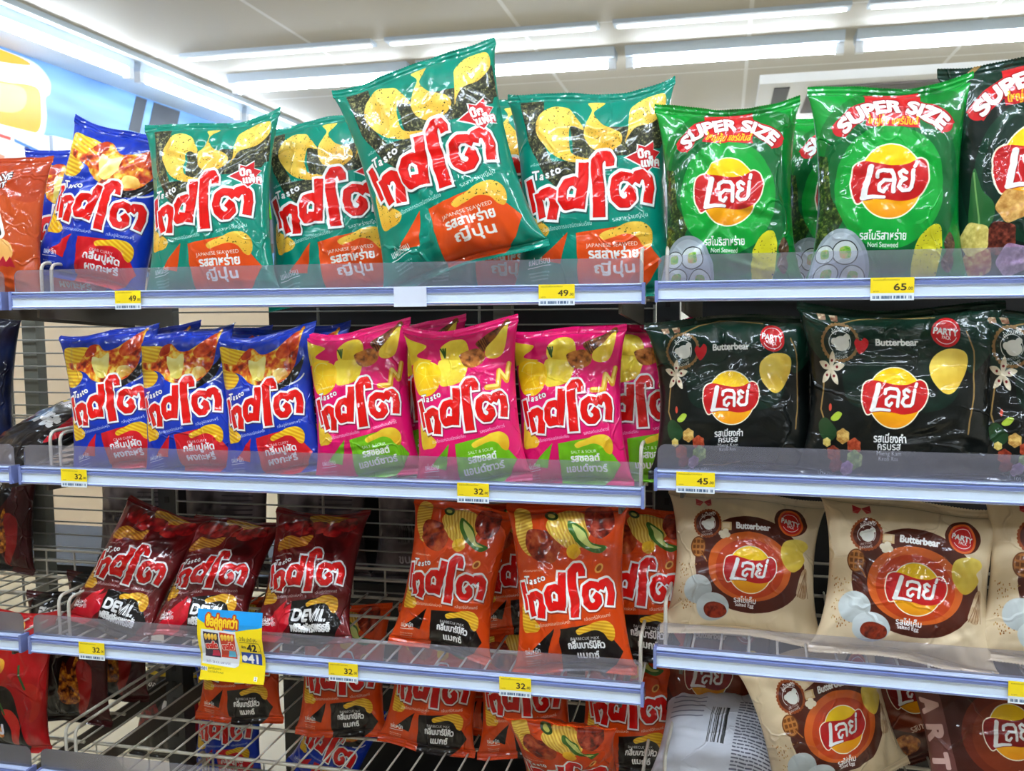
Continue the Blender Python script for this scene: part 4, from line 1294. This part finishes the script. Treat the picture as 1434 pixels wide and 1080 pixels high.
MB().box((0.93, 0.30, 0.42), (1.79, 0.31, 1.25)).build('added_dark_board', M_dark, opp)  # added dark backing that covers the bright room beyond
MB().box((1.05, -0.01, 0.40), (1.79, 0.31, 0.42)).build('board', M_dark, opp)  # added low board, hides the bright floor behind the wires


# ------------------------------------------------------------------ price tags and the promotion sign
def flat_print(name, img, rough=0.45):
    m, N, L, b = new_mat(name)
    uv = N.new('ShaderNodeUVMap'); uv.uv_map = 'UVMap'
    t = N.new('ShaderNodeTexImage'); t.image = img; t.extension = 'EXTEND'
    L.new(uv.outputs[0], t.inputs[0]); L.new(t.outputs[0], b.inputs['Base Color'])
    b.inputs['Roughness'].default_value = rough; b.inputs['Coat Weight'].default_value = 0.3
    return m


def tag_art(num):
    A = Art(200, 130, (250, 222, 20), 7)
    A.poly([(0, 0.68), (1, 0.68), (1, 1), (0, 1)], (226, 236, 246))
    A.text('ขนมมันฝรั่งทอดกรอบ', 0.36, 0.10, 0.07, (120, 90, 20), 0.01, width=0.6)
    A.text(num, 0.68, 0.42, 0.30, (60, 46, 20), 0.02, width=0.28)
    A.text('.00', 0.91, 0.48, 0.13, (90, 70, 30), 0.02, width=0.12)
    A.text('บาท', 0.13, 0.6, 0.06, (120, 90, 20), 0.0, width=0.12)
    A.barcode(0.05, 0.80, 0.95, 0.93, 50, (50, 80, 120))
    return A


def bent_sheet(name, prof, w, mat, t=0.0006):
    """paper bent along a profile of (y,z) from top to bottom, printed side towards -y"""
    n = len(prof)
    P = np.array(prof); ln = np.r_[0, np.cumsum(np.hypot(*np.diff(P, axis=0).T))]; ln /= ln[-1]
    V = [(-w / 2, y, z) for y, z in prof] + [(w / 2, y, z) for y, z in prof] + [(-w / 2, y + t, z) for y, z in prof] + [(w / 2, y + t, z) for y, z in prof]
    uv = [(0, 1 - l) for l in ln] + [(1, 1 - l) for l in ln]; uv = uv + uv
    F = []
    for i in range(n - 1):
        F += [(i, i + 1, n + i + 1, n + i), (2 * n + i, 3 * n + i, 3 * n + i + 1, 2 * n + i + 1), (i, 2 * n + i, 2 * n + i + 1, i + 1), (n + i, n + i + 1, 3 * n + i + 1, 3 * n + i)]
    F += [(0, n, 3 * n, 2 * n), (n - 1, 3 * n - 1, 4 * n - 1, 2 * n - 1)]
    me = bpy.data.meshes.new(name); me.from_pydata(V, [], F); me.materials.append(mat); set_uv(me, uv); me.update()
    o = bpy.data.objects.new(name, me); COL.objects.link(o)
    return o


TAGM = {k: flat_print('tag_' + k, tag_art(k).image('print_tag_' + k)) for k in ('49', '32', '65', '45')}
TAGM['blank'] = plain('blank_tag', (218, 226, 244), 0.4)
tprof = [(-0.0078, 0.0246), (-0.0079, 0.016), (-0.0079, 0.004), (-0.0082, -0.001)]
TAGS = [
    ('49', 0.193, 1.5012, 0, 0.040, 'yellow 49 price tag under the green bag beside the blue one'),
    ('blank', 0.602, 1.5012, 0, 0.044, 'blank pale tag on the rail under the tilted green bag'),
    ('49', 0.792, 1.5012, 0, 0.045, 'yellow 49 price tag under the last green bag of the middle bay'),
    ('65', 1.178, 1.5032, RY, 0.046, 'yellow 65 price tag under the green super size bags'),
    ('32', 0.093, 1.2496, 0, 0.042, 'yellow 32 price tag under the first blue bag'),
    ('32', 0.682, 1.2496, 0, 0.042, 'yellow 32 price tag under the pink bags'),
    ('45', 0.962, 1.2729, RY, 0.046, 'yellow 45 price tag under the first black party pack bag'),
    ('32', 0.108, 0.9969, 0, 0.042, 'yellow 32 price tag under the first devil bag'),
    ('32', 0.497, 0.9969, 0, 0.042, 'yellow 32 price tag right of the yellow promotion sign'),
    ('32', 0.735, 0.9969, 0, 0.042, 'yellow 32 price tag nearest the right end of the third rail'),
    ('45', 1.335, 1.0482, RY, 0.048, 'yellow 45 price tag under the forward cream bag'),
]
for num, x, z, rz, w, lab in TAGS:
    o = bent_sheet('price_tag', tprof, w, TAGM[num])
    dx = x - 0.912 if rz else 0
    o.location = (x, math.tan(rz) * dx, z); o.rotation_euler = (0, 0, rz)
    tag(o, lab, 'price tag', 'price tags on the shelf rails')


def promo_art():
    A = Art(380, 330, (250, 222, 10), 8)
    A.frame(110, 75, 1110, 1000, 0, 0, 1, 1)
    A.poly([(100, 60), (1120, 60), (1120, 240), (900, 290), (600, 330), (300, 270), (100, 180)], (20, 160, 240), True)
    A.text('ซื้อคู่ถูกกว่า', 490, 225, 120, (252, 214, 40), 0.05, -2, width=480, outline=0.12, ocol=(200, 60, 16))
    A.poly([(170, 320), (700, 330), (740, 560), (700, 800), (640, 830), (120, 800), (150, 560)], (226, 232, 242))
    for x, c, b in ((200, (44, 24, 60), (206, 40, 80)), (455, (206, 54, 30), (90, 190, 236))):
        A.poly([(x, 350), (x + 235, 365), (x + 225, 710), (x - 20, 700), (x + 10, 560)], c)
        for k in range(4): A.chip([(x + 15 + k * 52, 390), (x + 50 + k * 52, 375), (x + 66 + k * 50, 430), (x + 30 + k * 50, 460)])
        A.text('เทสโต', x + 115, 540, 80, RED, 0.06, 4, width=170, outline=0.07, ocol=WHITE)
        A.poly([(x + 120, 600), (x + 215, 600), (x + 215, 690), (x + 90, 690)], b)
    A.text('2 ชิ้น ปกติ 64.-', 900, 420, 50, (70, 60, 20), 0.01, -2, width=270)
    A.stroke([(760, 460), (1040, 465), (1065, 510), (1065, 600)], 4, (120, 100, 10))
    A.text('พิเศษ', 815, 525, 36, (40, 30, 10), 0.02, width=70); A.text('42', 935, 535, 100, BLACK, 0.04, width=140); A.text('.-', 1035, 570, 40, BLACK, 0.02, width=30)
    A.poly([(760, 600), (1068, 610), (1060, 770), (750, 750)], (16, 66, 170))
    A.ellipse(800, 690, 42, 42, WHITE); A.text('41', 925, 695, 120, WHITE, 0.05, 0, width=150)
    A.text('วันนี้ - 26 ส.ค. เฉพาะสาขา', 380, 775, 30, (110, 110, 140), 0.0, -2, width=380)
    A.poly([(110, 830), (215, 840), (215, 890), (110, 880)], WHITE); A.text('881', 160, 862, 40, (70, 80, 110), 0.03, width=90)
    A.text('สินค้าที่ร่วมรายการ', 330, 855, 26, (90, 80, 20), 0.0, -2, width=200); A.text('จนกว่าสินค้าจะหมด', 350, 895, 26, (90, 80, 20), 0.0, -2, width=240)
    A.poly([(950, 910), (1005, 915), (1000, 970), (945, 965)], WHITE); A.text('2', 975, 942, 40, (80, 70, 60), 0.02)
    return A


pr = bent_sheet('promotion_sign', [(-0.012, 0.088), (-0.016, 0.070), (-0.017, 0.052), (-0.014, 0.036), (-0.0095, 0.024), (-0.0088, 0.012), (-0.012, 0.0), (-0.016, -0.012)], 0.098, flat_print('promo_print', promo_art().image('print_promo')))
pr.location = (0.334, 0, 0.9969)
tag(pr, 'yellow and blue promotion sign hanging on the third rail under the devil bags', 'sign')


# ------------------------------------------------------------------ every bag: kind, base, long axis, turn, size, seed, label, group, fin tilt
BAGS = [
    ('crab_big', (0.0566, 0.0853, 1.538), (0.2571, 0.1711, 0.9511), 8, 0.89, 3,
     'large blue crab bag tilted at the left end of the top shelf', None, 4),
    ('crab_big', (-0.0565, 0.1813, 1.512), (0.0771, 0.1098, 0.991), 4, 0.915, 10,
     'large blue bag half hidden behind the tilted blue one on top', 'large blue bags', 8),
    ('wave', (-0.0794, 0.0467, 1.512), (0.0049, 0.1404, 0.9901), 6, 1.045, 17,
     'orange wave cut bag at the far left edge of the top shelf', None, 8),
    ('seaweed', (0.2807, 0.0567, 1.512), (-0.0584, 0.1734, 0.9831), 0, 0.979, 24,
     'green seaweed bag on the top shelf right beside the blue bag', 'green seaweed crisp bags on the top shelf', 10),
    ('seaweed', (0.4539, 0.1217, 1.512), (-0.1418, 0.1627, 0.9764), 4, 1.017, 31,
     'green seaweed bag partly behind the tallest tilted green bag, left of it', 'green seaweed crisp bags on the top shelf', 8),
    ('seaweed', (0.659, 0.0468, 1.548), (-0.2756, 0.1005, 0.956), 0, 1.063, 38,
     'green seaweed bag tilted left and sticking up highest on the top shelf', 'green seaweed crisp bags on the top shelf', 0),
    ('seaweed', (0.6612, 0.1818, 1.512), (0.0647, 0.1389, 0.9882), 0, 1.089, 45,
     'green seaweed bag showing only as a strip between two nearer green ones', 'green seaweed crisp bags on the top shelf', 8),
    ('seaweed', (0.8261, 0.0836, 1.512), (-0.0311, 0.1045, 0.994), 0, 1.008, 52,
     'green seaweed bag last on the top shelf, above the second 49 price tag', 'green seaweed crisp bags on the top shelf', 4),
    ('nori', (1.0004, 0.0569, 1.514), (-0.0261, 0.1383, 0.99), 2, 0.944, 59,
     'green super size bag standing first beyond the shelf joint', 'green super size crisp bags', -10),
    ('nori', (1.147, 0.1369, 1.514), (0.0173, 0.1392, 0.9901), 0, 0.93, 66,
     'dark shaded green super size bag standing behind the middle one', 'green super size crisp bags', 25),
    ('nori', (1.1802, 0.0436, 1.514), (0.0075, 0.0869, 0.9962), -2, 0.975, 73,
     'green super size bag facing front between the other green and the dark one', 'green super size crisp bags', 0),
    ('nori_dark', (1.3304, 0.1224, 1.514), (-0.0148, 0.1397, 0.9901), -2, 0.88, 80,
     'dark green super size bag hidden behind its twin with gold stripe', 'dark green super size bags', 8),
    ('nori_dark', (1.3448, 0.0435, 1.514), (-0.0438, 0.0921, 0.9948), -6, 1.024, 87,
     'dark green super size bag with gold stripe at the right end of the top shelf', 'dark green super size bags', 0),
    ('crab', (0.1295, 0.0491, 1.261), (-0.1542, 0.1396, 0.9781), 6, 1.013, 94,
     'blue crab bag first on the middle shelf, tilted beside the open wire grid', 'blue crab crisp bags on the middle shelf', 40),
    ('crab', (0.2489, 0.0492, 1.261), (-0.1345, 0.1505, 0.9794), 2, 1.009, 101,
     'blue crab bag second on the middle shelf, between two blue ones', 'blue crab crisp bags on the middle shelf', 40),
    ('crab', (0.3764, 0.0489, 1.261), (-0.1207, 0.1513, 0.9811), 2, 0.995, 108,
     'blue crab bag third on the middle shelf, next to the first pink bag', 'blue crab crisp bags on the middle shelf', 40),
    ('salt', (0.5172, 0.0492, 1.261), (-0.1276, 0.1509, 0.9803), 2, 1.013, 115,
     'pink salt bag first of the pink ones, beside the blue bags', 'pink salt crisp bags on the middle shelf', 30),
    ('salt', (0.6725, 0.0284, 1.261), (-0.1155, 0.1554, 0.9811), 0, 1.025, 122,
     'pink salt bag standing forward in the middle of the pink ones', 'pink salt crisp bags on the middle shelf', 10),
    ('salt', (0.8032, 0.0489, 1.261), (-0.0678, 0.1561, 0.9854), 0, 1.007, 129,
     'pink salt bag last in front, left of the half hidden pink one', 'pink salt crisp bags on the middle shelf', 30),
    ('salt', (0.888, 0.1018, 1.261), (-0.0752, 0.156, 0.9849), 0, 1.023, 136,
     'pink salt bag half hidden at the dark right end of the middle shelf', 'pink salt crisp bags on the middle shelf', 20),
    ('salt', (0.5734, 0.1179, 1.261), (-0.1078, 0.1555, 0.9819), 0, 1.032, 143,
     'pink salt bag in shadow behind the gap between two front pink bags', 'pink salt crisp bags on the middle shelf', 20),
    ('crab', (0.1415, 0.1211, 1.261), (-0.0746, 0.1363, 0.9879), 2, 1.0, 150,
     'blue bag showing only its top edge behind the first blue crab bag', 'blue bags in the second row', 20),
    ('crab', (0.2609, 0.1212, 1.261), (-0.0746, 0.1363, 0.9879), 2, 1.0, 157,
     'blue bag showing only its top edge behind the second blue crab bag', 'blue bags in the second row', 20),
    ('crab', (0.3884, 0.1209, 1.261), (-0.0746, 0.1363, 0.9879), 2, 1.0, 164,
     'blue bag showing only its top edge behind the third blue crab bag', 'blue bags in the second row', 20),
    ('miang', (1.0124, 0.0534, 1.284), (-0.0406, 0.1722, 0.9842), 2, 0.967, 171,
     'black party pack bag first on its shelf, above the 45 price tag', 'black party pack crisp bags', 30),
    ('miang', (1.1963, 0.0286, 1.284), (0.0205, 0.173, 0.9847), -2, 1.019, 178,
     'black party pack bag in the middle, with pointed corners on top', 'black party pack crisp bags', 20),
    ('miang', (1.3785, 0.0241, 1.284), (0.037, 0.1724, 0.9843), -2, 0.971, 185,
     'black party pack bag cut by the right edge of the photo', 'black party pack crisp bags', 20),
    ('devil', (0.076, 0.0606, 1.01), (0.1482, 0.6272, 0.7647), 6, 1.001, 192,
     'dark red devil bag leaning back, first beside the empty wire rack', 'dark red devil crisp bags', 20),
    ('devil', (0.2312, 0.0582, 1.01), (-0.021, 0.7071, 0.7068), 4, 1.0, 199,
     'dark red devil bag leaning back, middle one above the yellow promotion sign', 'dark red devil crisp bags', 20),
    ('devil', (0.393, 0.0738, 1.01), (-0.0747, 0.5987, 0.7975), 2, 1.001, 206,
     'dark red devil bag leaning back, last before the empty shelf space', 'dark red devil crisp bags', 20),
    ('bbq', (0.6024, 0.0852, 1.01), (0.1346, 0.2314, 0.9635), -4, 1.002, 213,
     'orange barbecue bag standing alone at the empty shelf space', 'orange barbecue crisp bags on the third shelf', 12),
    ('bbq', (0.7067, 0.169, 1.01), (-0.0672, 0.2414, 0.9681), 0, 0.925, 220,
     'orange barbecue bag seen between the two front orange ones', 'orange barbecue crisp bags on the third shelf', 8),
    ('bbq', (0.8034, 0.0501, 1.01), (-0.079, 0.1705, 0.9822), 2, 1.055, 227,
     'orange barbecue bag standing foremost between two half hidden orange ones', 'orange barbecue crisp bags on the third shelf', 20),
    ('bbq', (0.8759, 0.1179, 1.01), (0.0666, 0.3026, 0.9508), -8, 1.0, 234,
     'orange barbecue bag tucked behind at the right end of its shelf', 'orange barbecue crisp bags on the third shelf', 12),
    ('egg', (1.0194, 0.0879, 1.06), (0.0359, 0.3756, 0.9261), 2, 0.915, 241,
     'cream salted egg bag standing first on its shelf, set back from the rail', 'cream salted egg crisp bags', 20),
    ('egg', (1.2091, 0.0409, 1.06), (0.0877, 0.3052, 0.9482), -2, 0.935, 248,
     'cream salted egg bag standing forward against the guard, second on its shelf', 'cream salted egg crisp bags', 6),
    ('egg', (1.3928, 0.0299, 1.06), (0.1369, 0.2981, 0.9447), -4, 0.969, 255,
     'cream salted egg bag cut by the right edge of the photo', 'cream salted egg crisp bags', 10),
    ('bbq', (0.2006, 0.2308, 0.802), (-0.0121, 0.1732, 0.9848), 4, 1.0, 262,
     'orange barbecue bag under the yellow promotion sign on the lowest shelf', 'orange barbecue crisp bags on the lowest shelf', 8),
    ('bbq', (0.3914, 0.2176, 0.802), (-0.0121, 0.1732, 0.9848), 4, 1.0, 269,
     'orange barbecue bag on the lowest shelf under the second 32 tag', 'orange barbecue crisp bags on the lowest shelf', 8),
    ('bbq', (0.5415, 0.1995, 0.802), (0.0961, 0.2515, 0.9631), 6, 1.0, 276,
     'orange barbecue bag leaning right on the lowest shelf, dark block cut by neighbour', 'orange barbecue crisp bags on the lowest shelf', 8),
    ('bbq', (0.631, 0.275, 0.802), (0.0, 0.1736, 0.9848), 0, 1.0, 283,
     'orange barbecue bag squeezed behind the front group on the lowest shelf', 'orange barbecue crisp bags on the lowest shelf', 8),
    ('bbq', (0.7034, 0.205, 0.802), (-0.0523, 0.139, 0.9889), 0, 1.0, 290,
     'orange barbecue bag behind the one with the folded top on the lowest shelf', 'orange barbecue crisp bags on the lowest shelf', 8),
    ('bbq', (0.79, 0.135, 0.802), (0.0, -0.6157, 0.788), 0, 0.95, 297,
     'orange bag nearest the front at the bottom with folded pointed top edge', 'orange barbecue crisp bags on the lowest shelf', -20),
    ('bbq', (0.8603, 0.2, 0.802), (0.0, 0.1392, 0.9903), 0, 1.0, 304,
     'orange barbecue bag at the right end of the lowest shelf beside the joint', 'orange barbecue crisp bags on the lowest shelf', 8),
    ('crab', (0.03, 0.47, 0.565), (0.0, 0.1392, 0.9903), 0, 1.0, 311,
     'dark blue bag seen through the wires below, with red word showing', 'bags below the lowest wire shelf', 8),
    ('crab', (0.22, 0.47, 0.565), (0.4381, 0.0508, 0.8975), -10, 1.0, 318,
     'dark bag seen through the wires below, with yellow crisps showing', 'bags below the lowest wire shelf', 8),
    ('choco', (0.9698, 0.2088, 0.849), (0.0, 0.2419, 0.9703), 0, 1.0, 325,
     'brown bag standing dark at the back, behind the white packet', 'brown crisp bags', 8),
    ('back', (0.9803, 0.04, 0.849), (0.1281, 0.9115, 0.3907), -8, 1.0, 332,
     'white packet lying face down with bar code and small print', None, 8),
    ('egg', (1.1558, 0.1214, 0.849), (-0.2588, 0.055, 0.9644), 28, 0.927, 339,
     'cream salted egg bag tilted on the bottom shelf beside the white packet', 'cream salted egg crisp bags', 8),
    ('choco', (1.2866, 0.245, 0.849), (-0.3614, 0.114, 0.9254), 8, 1.0, 346,
     'brown bag set back between the tilted cream bag and the corner one', 'brown crisp bags', 8),
    ('choco', (1.3622, 0.1, 0.849), (-0.1602, 0.2956, 0.9418), 4, 1.0, 353,
     'brown bag with pale side panel at the lower right corner of the photo', 'brown crisp bags', 8),
    ('navy', (-0.2657, 0.1846, 1.261), (-0.0016, 0.1394, 0.9902), 4, 1.072, 360,
     'dark navy bag standing at the left edge behind the black one', None, 8),
    ('squid', (-0.1079, 0.05, 1.261), (0.3716, 0.8346, 0.4067), -24, 1.0, 367,
     'black glossy bag lying on its back at the left edge', None, 8),
    ('flame', (-0.3412, 0.3114, 1.01), (0.0, 0.1392, 0.9903), 0, 1.0, 374,
     'dark bag with red bottom in the shade at the left edge, third shelf', None, 8),
    ('chili', (-0.1228, 0.07, 0.802), (-0.0049, 0.1391, 0.9903), 2, 1.0, 381,
     'bright red chilli bag at the lower left corner of the photo', None, 8),
    ('flame', (-0.0881, 0.17, 0.802), (-0.0097, 0.1388, 0.9903), 4, 1.0, 388,
     'black bag with flames and chilli next to the bright red one', 'flame bags', 8),
    ('flame', (-0.0864, 0.27, 0.802), (-0.0097, 0.1388, 0.9903), 4, 1.0, 395,
     'black bag with flames, farther back beside its twin', 'flame bags', 8),
    ('shaded_silver', (-0.12, 0.44, 1.0), (0.0, 0.0698, 0.9976), 0, 1.05, 402,
     'grey packet turned backwards behind the wire grid, left of the devil bags', 'packets on the far side of the grid', 8),
    ('shaded_silver', (0.06, 0.44, 1.0), (0.0, 0.0698, 0.9976), 0, 1.05, 409,
     'grey packet turned backwards behind the first devil bag', 'packets on the far side of the grid', 8),
    ('shaded_silver', (0.26, 0.44, 1.0), (0.0, 0.0698, 0.9976), 0, 1.05, 416,
     'silver packet behind the grid above the second devil bag', 'packets on the far side of the grid', 8),
    ('shaded_silver', (0.46, 0.44, 1.0), (0.0, 0.0698, 0.9976), 0, 1.05, 423,
     'silver packet behind the grid above the third devil bag', 'packets on the far side of the grid', 8),
    ('shaded_silver', (0.66, 0.44, 1.0), (0.0, 0.0698, 0.9976), 0, 1.05, 430,
     'silver packet behind the grid above the lone orange bag', 'packets on the far side of the grid', 8),
    ('shaded_silver', (0.84, 0.44, 1.0), (0.0, 0.0698, 0.9976), 0, 1.05, 437,
     'silver packet behind the grid in the dark right corner', 'packets on the far side of the grid', 8),
    ('lime', (0.145, 0.58, 1.665), (0.0, 0.0698, 0.9976), 0, 0.75, 444,
     'bright green packet on the far side, seen between two green seaweed bags', None, 8),
    ('back', (0.885, 0.62, 1.665), (0.0, 0.1045, 0.9945), 0, 0.7, 451,
     'white packet on the far side, seen in the gap above the shelf joint', None, 8),
    ('squid', (-0.13, 0.5, 0.565), (0.1045, 0.2068, 0.9728), 0, 1.0, 458,
     'black bag in the dark behind the lowest wire shelf, left of the blue one', None, 8),
]
for kind, base, up, yaw, sc, seed, label, group, tilt in BAGS:
    bag(kind, base, up, yaw, sc, seed, label, group, tilt, 'crisp_bag', 'crisp bag')


# ------------------------------------------------------------------ print on the mural, boards on the wall, far goods
def wall_pts(pts): return [(y - 4.0, z - 2.0) for y, z in pts]


def smooth_pts(pts, n=5): return [tuple(p) for p in spline(np.array(pts), n)]


flat_shape(smooth_pts(wall_pts([(3.0, 2.95), (3.35, 2.94), (3.60, 2.93), (3.72, 2.86), (3.72, 2.78), (3.68, 2.74), (3.68, 2.62), (3.62, 2.50), (3.40, 2.45), (3.0, 2.45)])), 0.03, 0.034).build('cup_outline', M_cup, mural)
flat_shape(smooth_pts(wall_pts([(3.0, 2.93), (3.40, 2.935), (3.55, 2.92), (3.54, 2.90), (3.30, 2.865), (3.0, 2.85)])), 0.034, 0.036).build('juice_top', M_juice, mural)
flat_shape(smooth_pts(wall_pts([(3.0, 2.74), (3.35, 2.765), (3.60, 2.79), (3.635, 2.70), (3.60, 2.54), (3.40, 2.49), (3.0, 2.48)])), 0.034, 0.036).build('juice', M_juice, mural)
flat_shape(smooth_pts(wall_pts([(3.0, 2.72), (3.30, 2.75), (3.50, 2.76), (3.50, 2.66), (3.36, 2.60), (3.0, 2.60)])), 0.036, 0.038).build('juice_shine', M_pale, mural)
M_post_print = plain('dark_print', (44, 50, 60), 0.5, var=0.3, scale=6)
for a, b in ((4.46, 4.58), (4.66, 4.98)):
    flat_shape(wall_pts([(a, 2.70), (b, 2.70), (b + 0.10, 2.945), (a + 0.10, 2.945)]), 0.03, 0.033).build('dark_post_print', M_post_print, mural)
flat_shape(wall_pts([(4.40, 2.35), (5.30, 2.40), (5.20, 2.64), (4.5, 2.66)]), 0.03, 0.032).build('pale_post_print', plain('pale_print', (150, 176, 184), 0.5, var=0.25, scale=5), mural)


def board_art(i):
    A = Art(160, 140, (226, 222, 216), 12 + i)
    if i == 0:
        A.poly([(0, 0.08), (0.45, 0.14), (0.44, 0.2), (0, 0.14)], (206, 70, 60)); A.poly([(0.5, 0.15), (0.95, 0.3), (0.94, 0.36), (0.5, 0.21)], (60, 120, 200))
        for cx in (0.2, 0.68):
            for k in range(9):
                a = PI * k / 8; A.poly([(cx, 1.0), (cx + 0.4 * math.cos(a), 1 - 0.5 * math.sin(a)), (cx + 0.4 * math.cos(a + .2), 1 - 0.5 * math.sin(a + .2))], (230, 140, 110) if k % 2 else (240, 200, 180))
            A.ellipse(cx, 0.3, 0.04, 0.05, (50, 70, 120))
    else:
        A.poly([(0.05, 0.2), (0.5, 0.25), (0.5, 0.65), (0.05, 0.6)], (110, 130, 130))
        A.text('7', 0.16, 0.42, 0.28, WHITE, 0.06); A.poly([(0.28, 0.3), (0.46, 0.32), (0.46, 0.58), (0.28, 0.56)], (190, 200, 196))
        A.stroke([(0.58, 0.4), (0.95, 0.45)], 0.03, (216, 110, 110)); A.stroke([(0.1, 0.85), (0.95, 0.9)], 0.03, (200, 120, 100))
    return A


for i, (y0_, y1_, z0_, z1_, lab) in enumerate([(3.10, 3.66, 2.20, 2.52, 'white wall board printed with two pictured coupons under the orange cup'), (3.69, 4.10, 2.20, 2.53, 'white wall board with a grey numeral seven sign')]):
    b = thing('wall_board', lab, 'sign board', (X0 + 0.03, (y0_ + y1_) / 2, z0_), 'white boards on the left wall')
    w = (y1_ - y0_) / 2; h = z1_ - z0_
    MB().box((0.0, -w, 0), (0.03, w, h)).build('board', M_white, b)
    me = bpy.data.meshes.new('print'); me.from_pydata([(0.031, -w + .02, .02), (0.031, w - .02, .02), (0.031, w - .02, h - .02), (0.031, -w + .02, h - .02), (0.0302, -w + .02, .02), (0.0302, w - .02, .02), (0.0302, w - .02, h - .02), (0.0302, -w + .02, h - .02)], [], [(0, 1, 2, 3), (7, 6, 5, 4), (0, 4, 5, 1), (1, 5, 6, 2), (2, 6, 7, 3), (3, 7, 4, 0)])
    me.materials.append(flat_print('board_print_%d' % i, board_art(i).image('print_board_%d' % i))); set_uv(me, [(0, 0), (1, 0), (1, 1), (0, 1)] * 2); me.update()
    o = bpy.data.objects.new('print', me); COL.objects.link(o); o.parent = b

rb = thing('packet_box', 'small red packet on the far side shelf between the green super size bags', 'packet', (1.107, 0.60, 1.665))
MB().box((-0.06, -0.03, 0), (0.06, 0.03, 0.058)).build('carton', plain('red_card', (206, 20, 34), 0.4, var=0.15), rb)
MB().box((-0.061, -0.031, 0.03), (0.061, 0.031, 0.036)).build('band', plain('pale_card', (226, 150, 150), 0.4), rb)

bpy.data.objects.remove(_txt_ob)
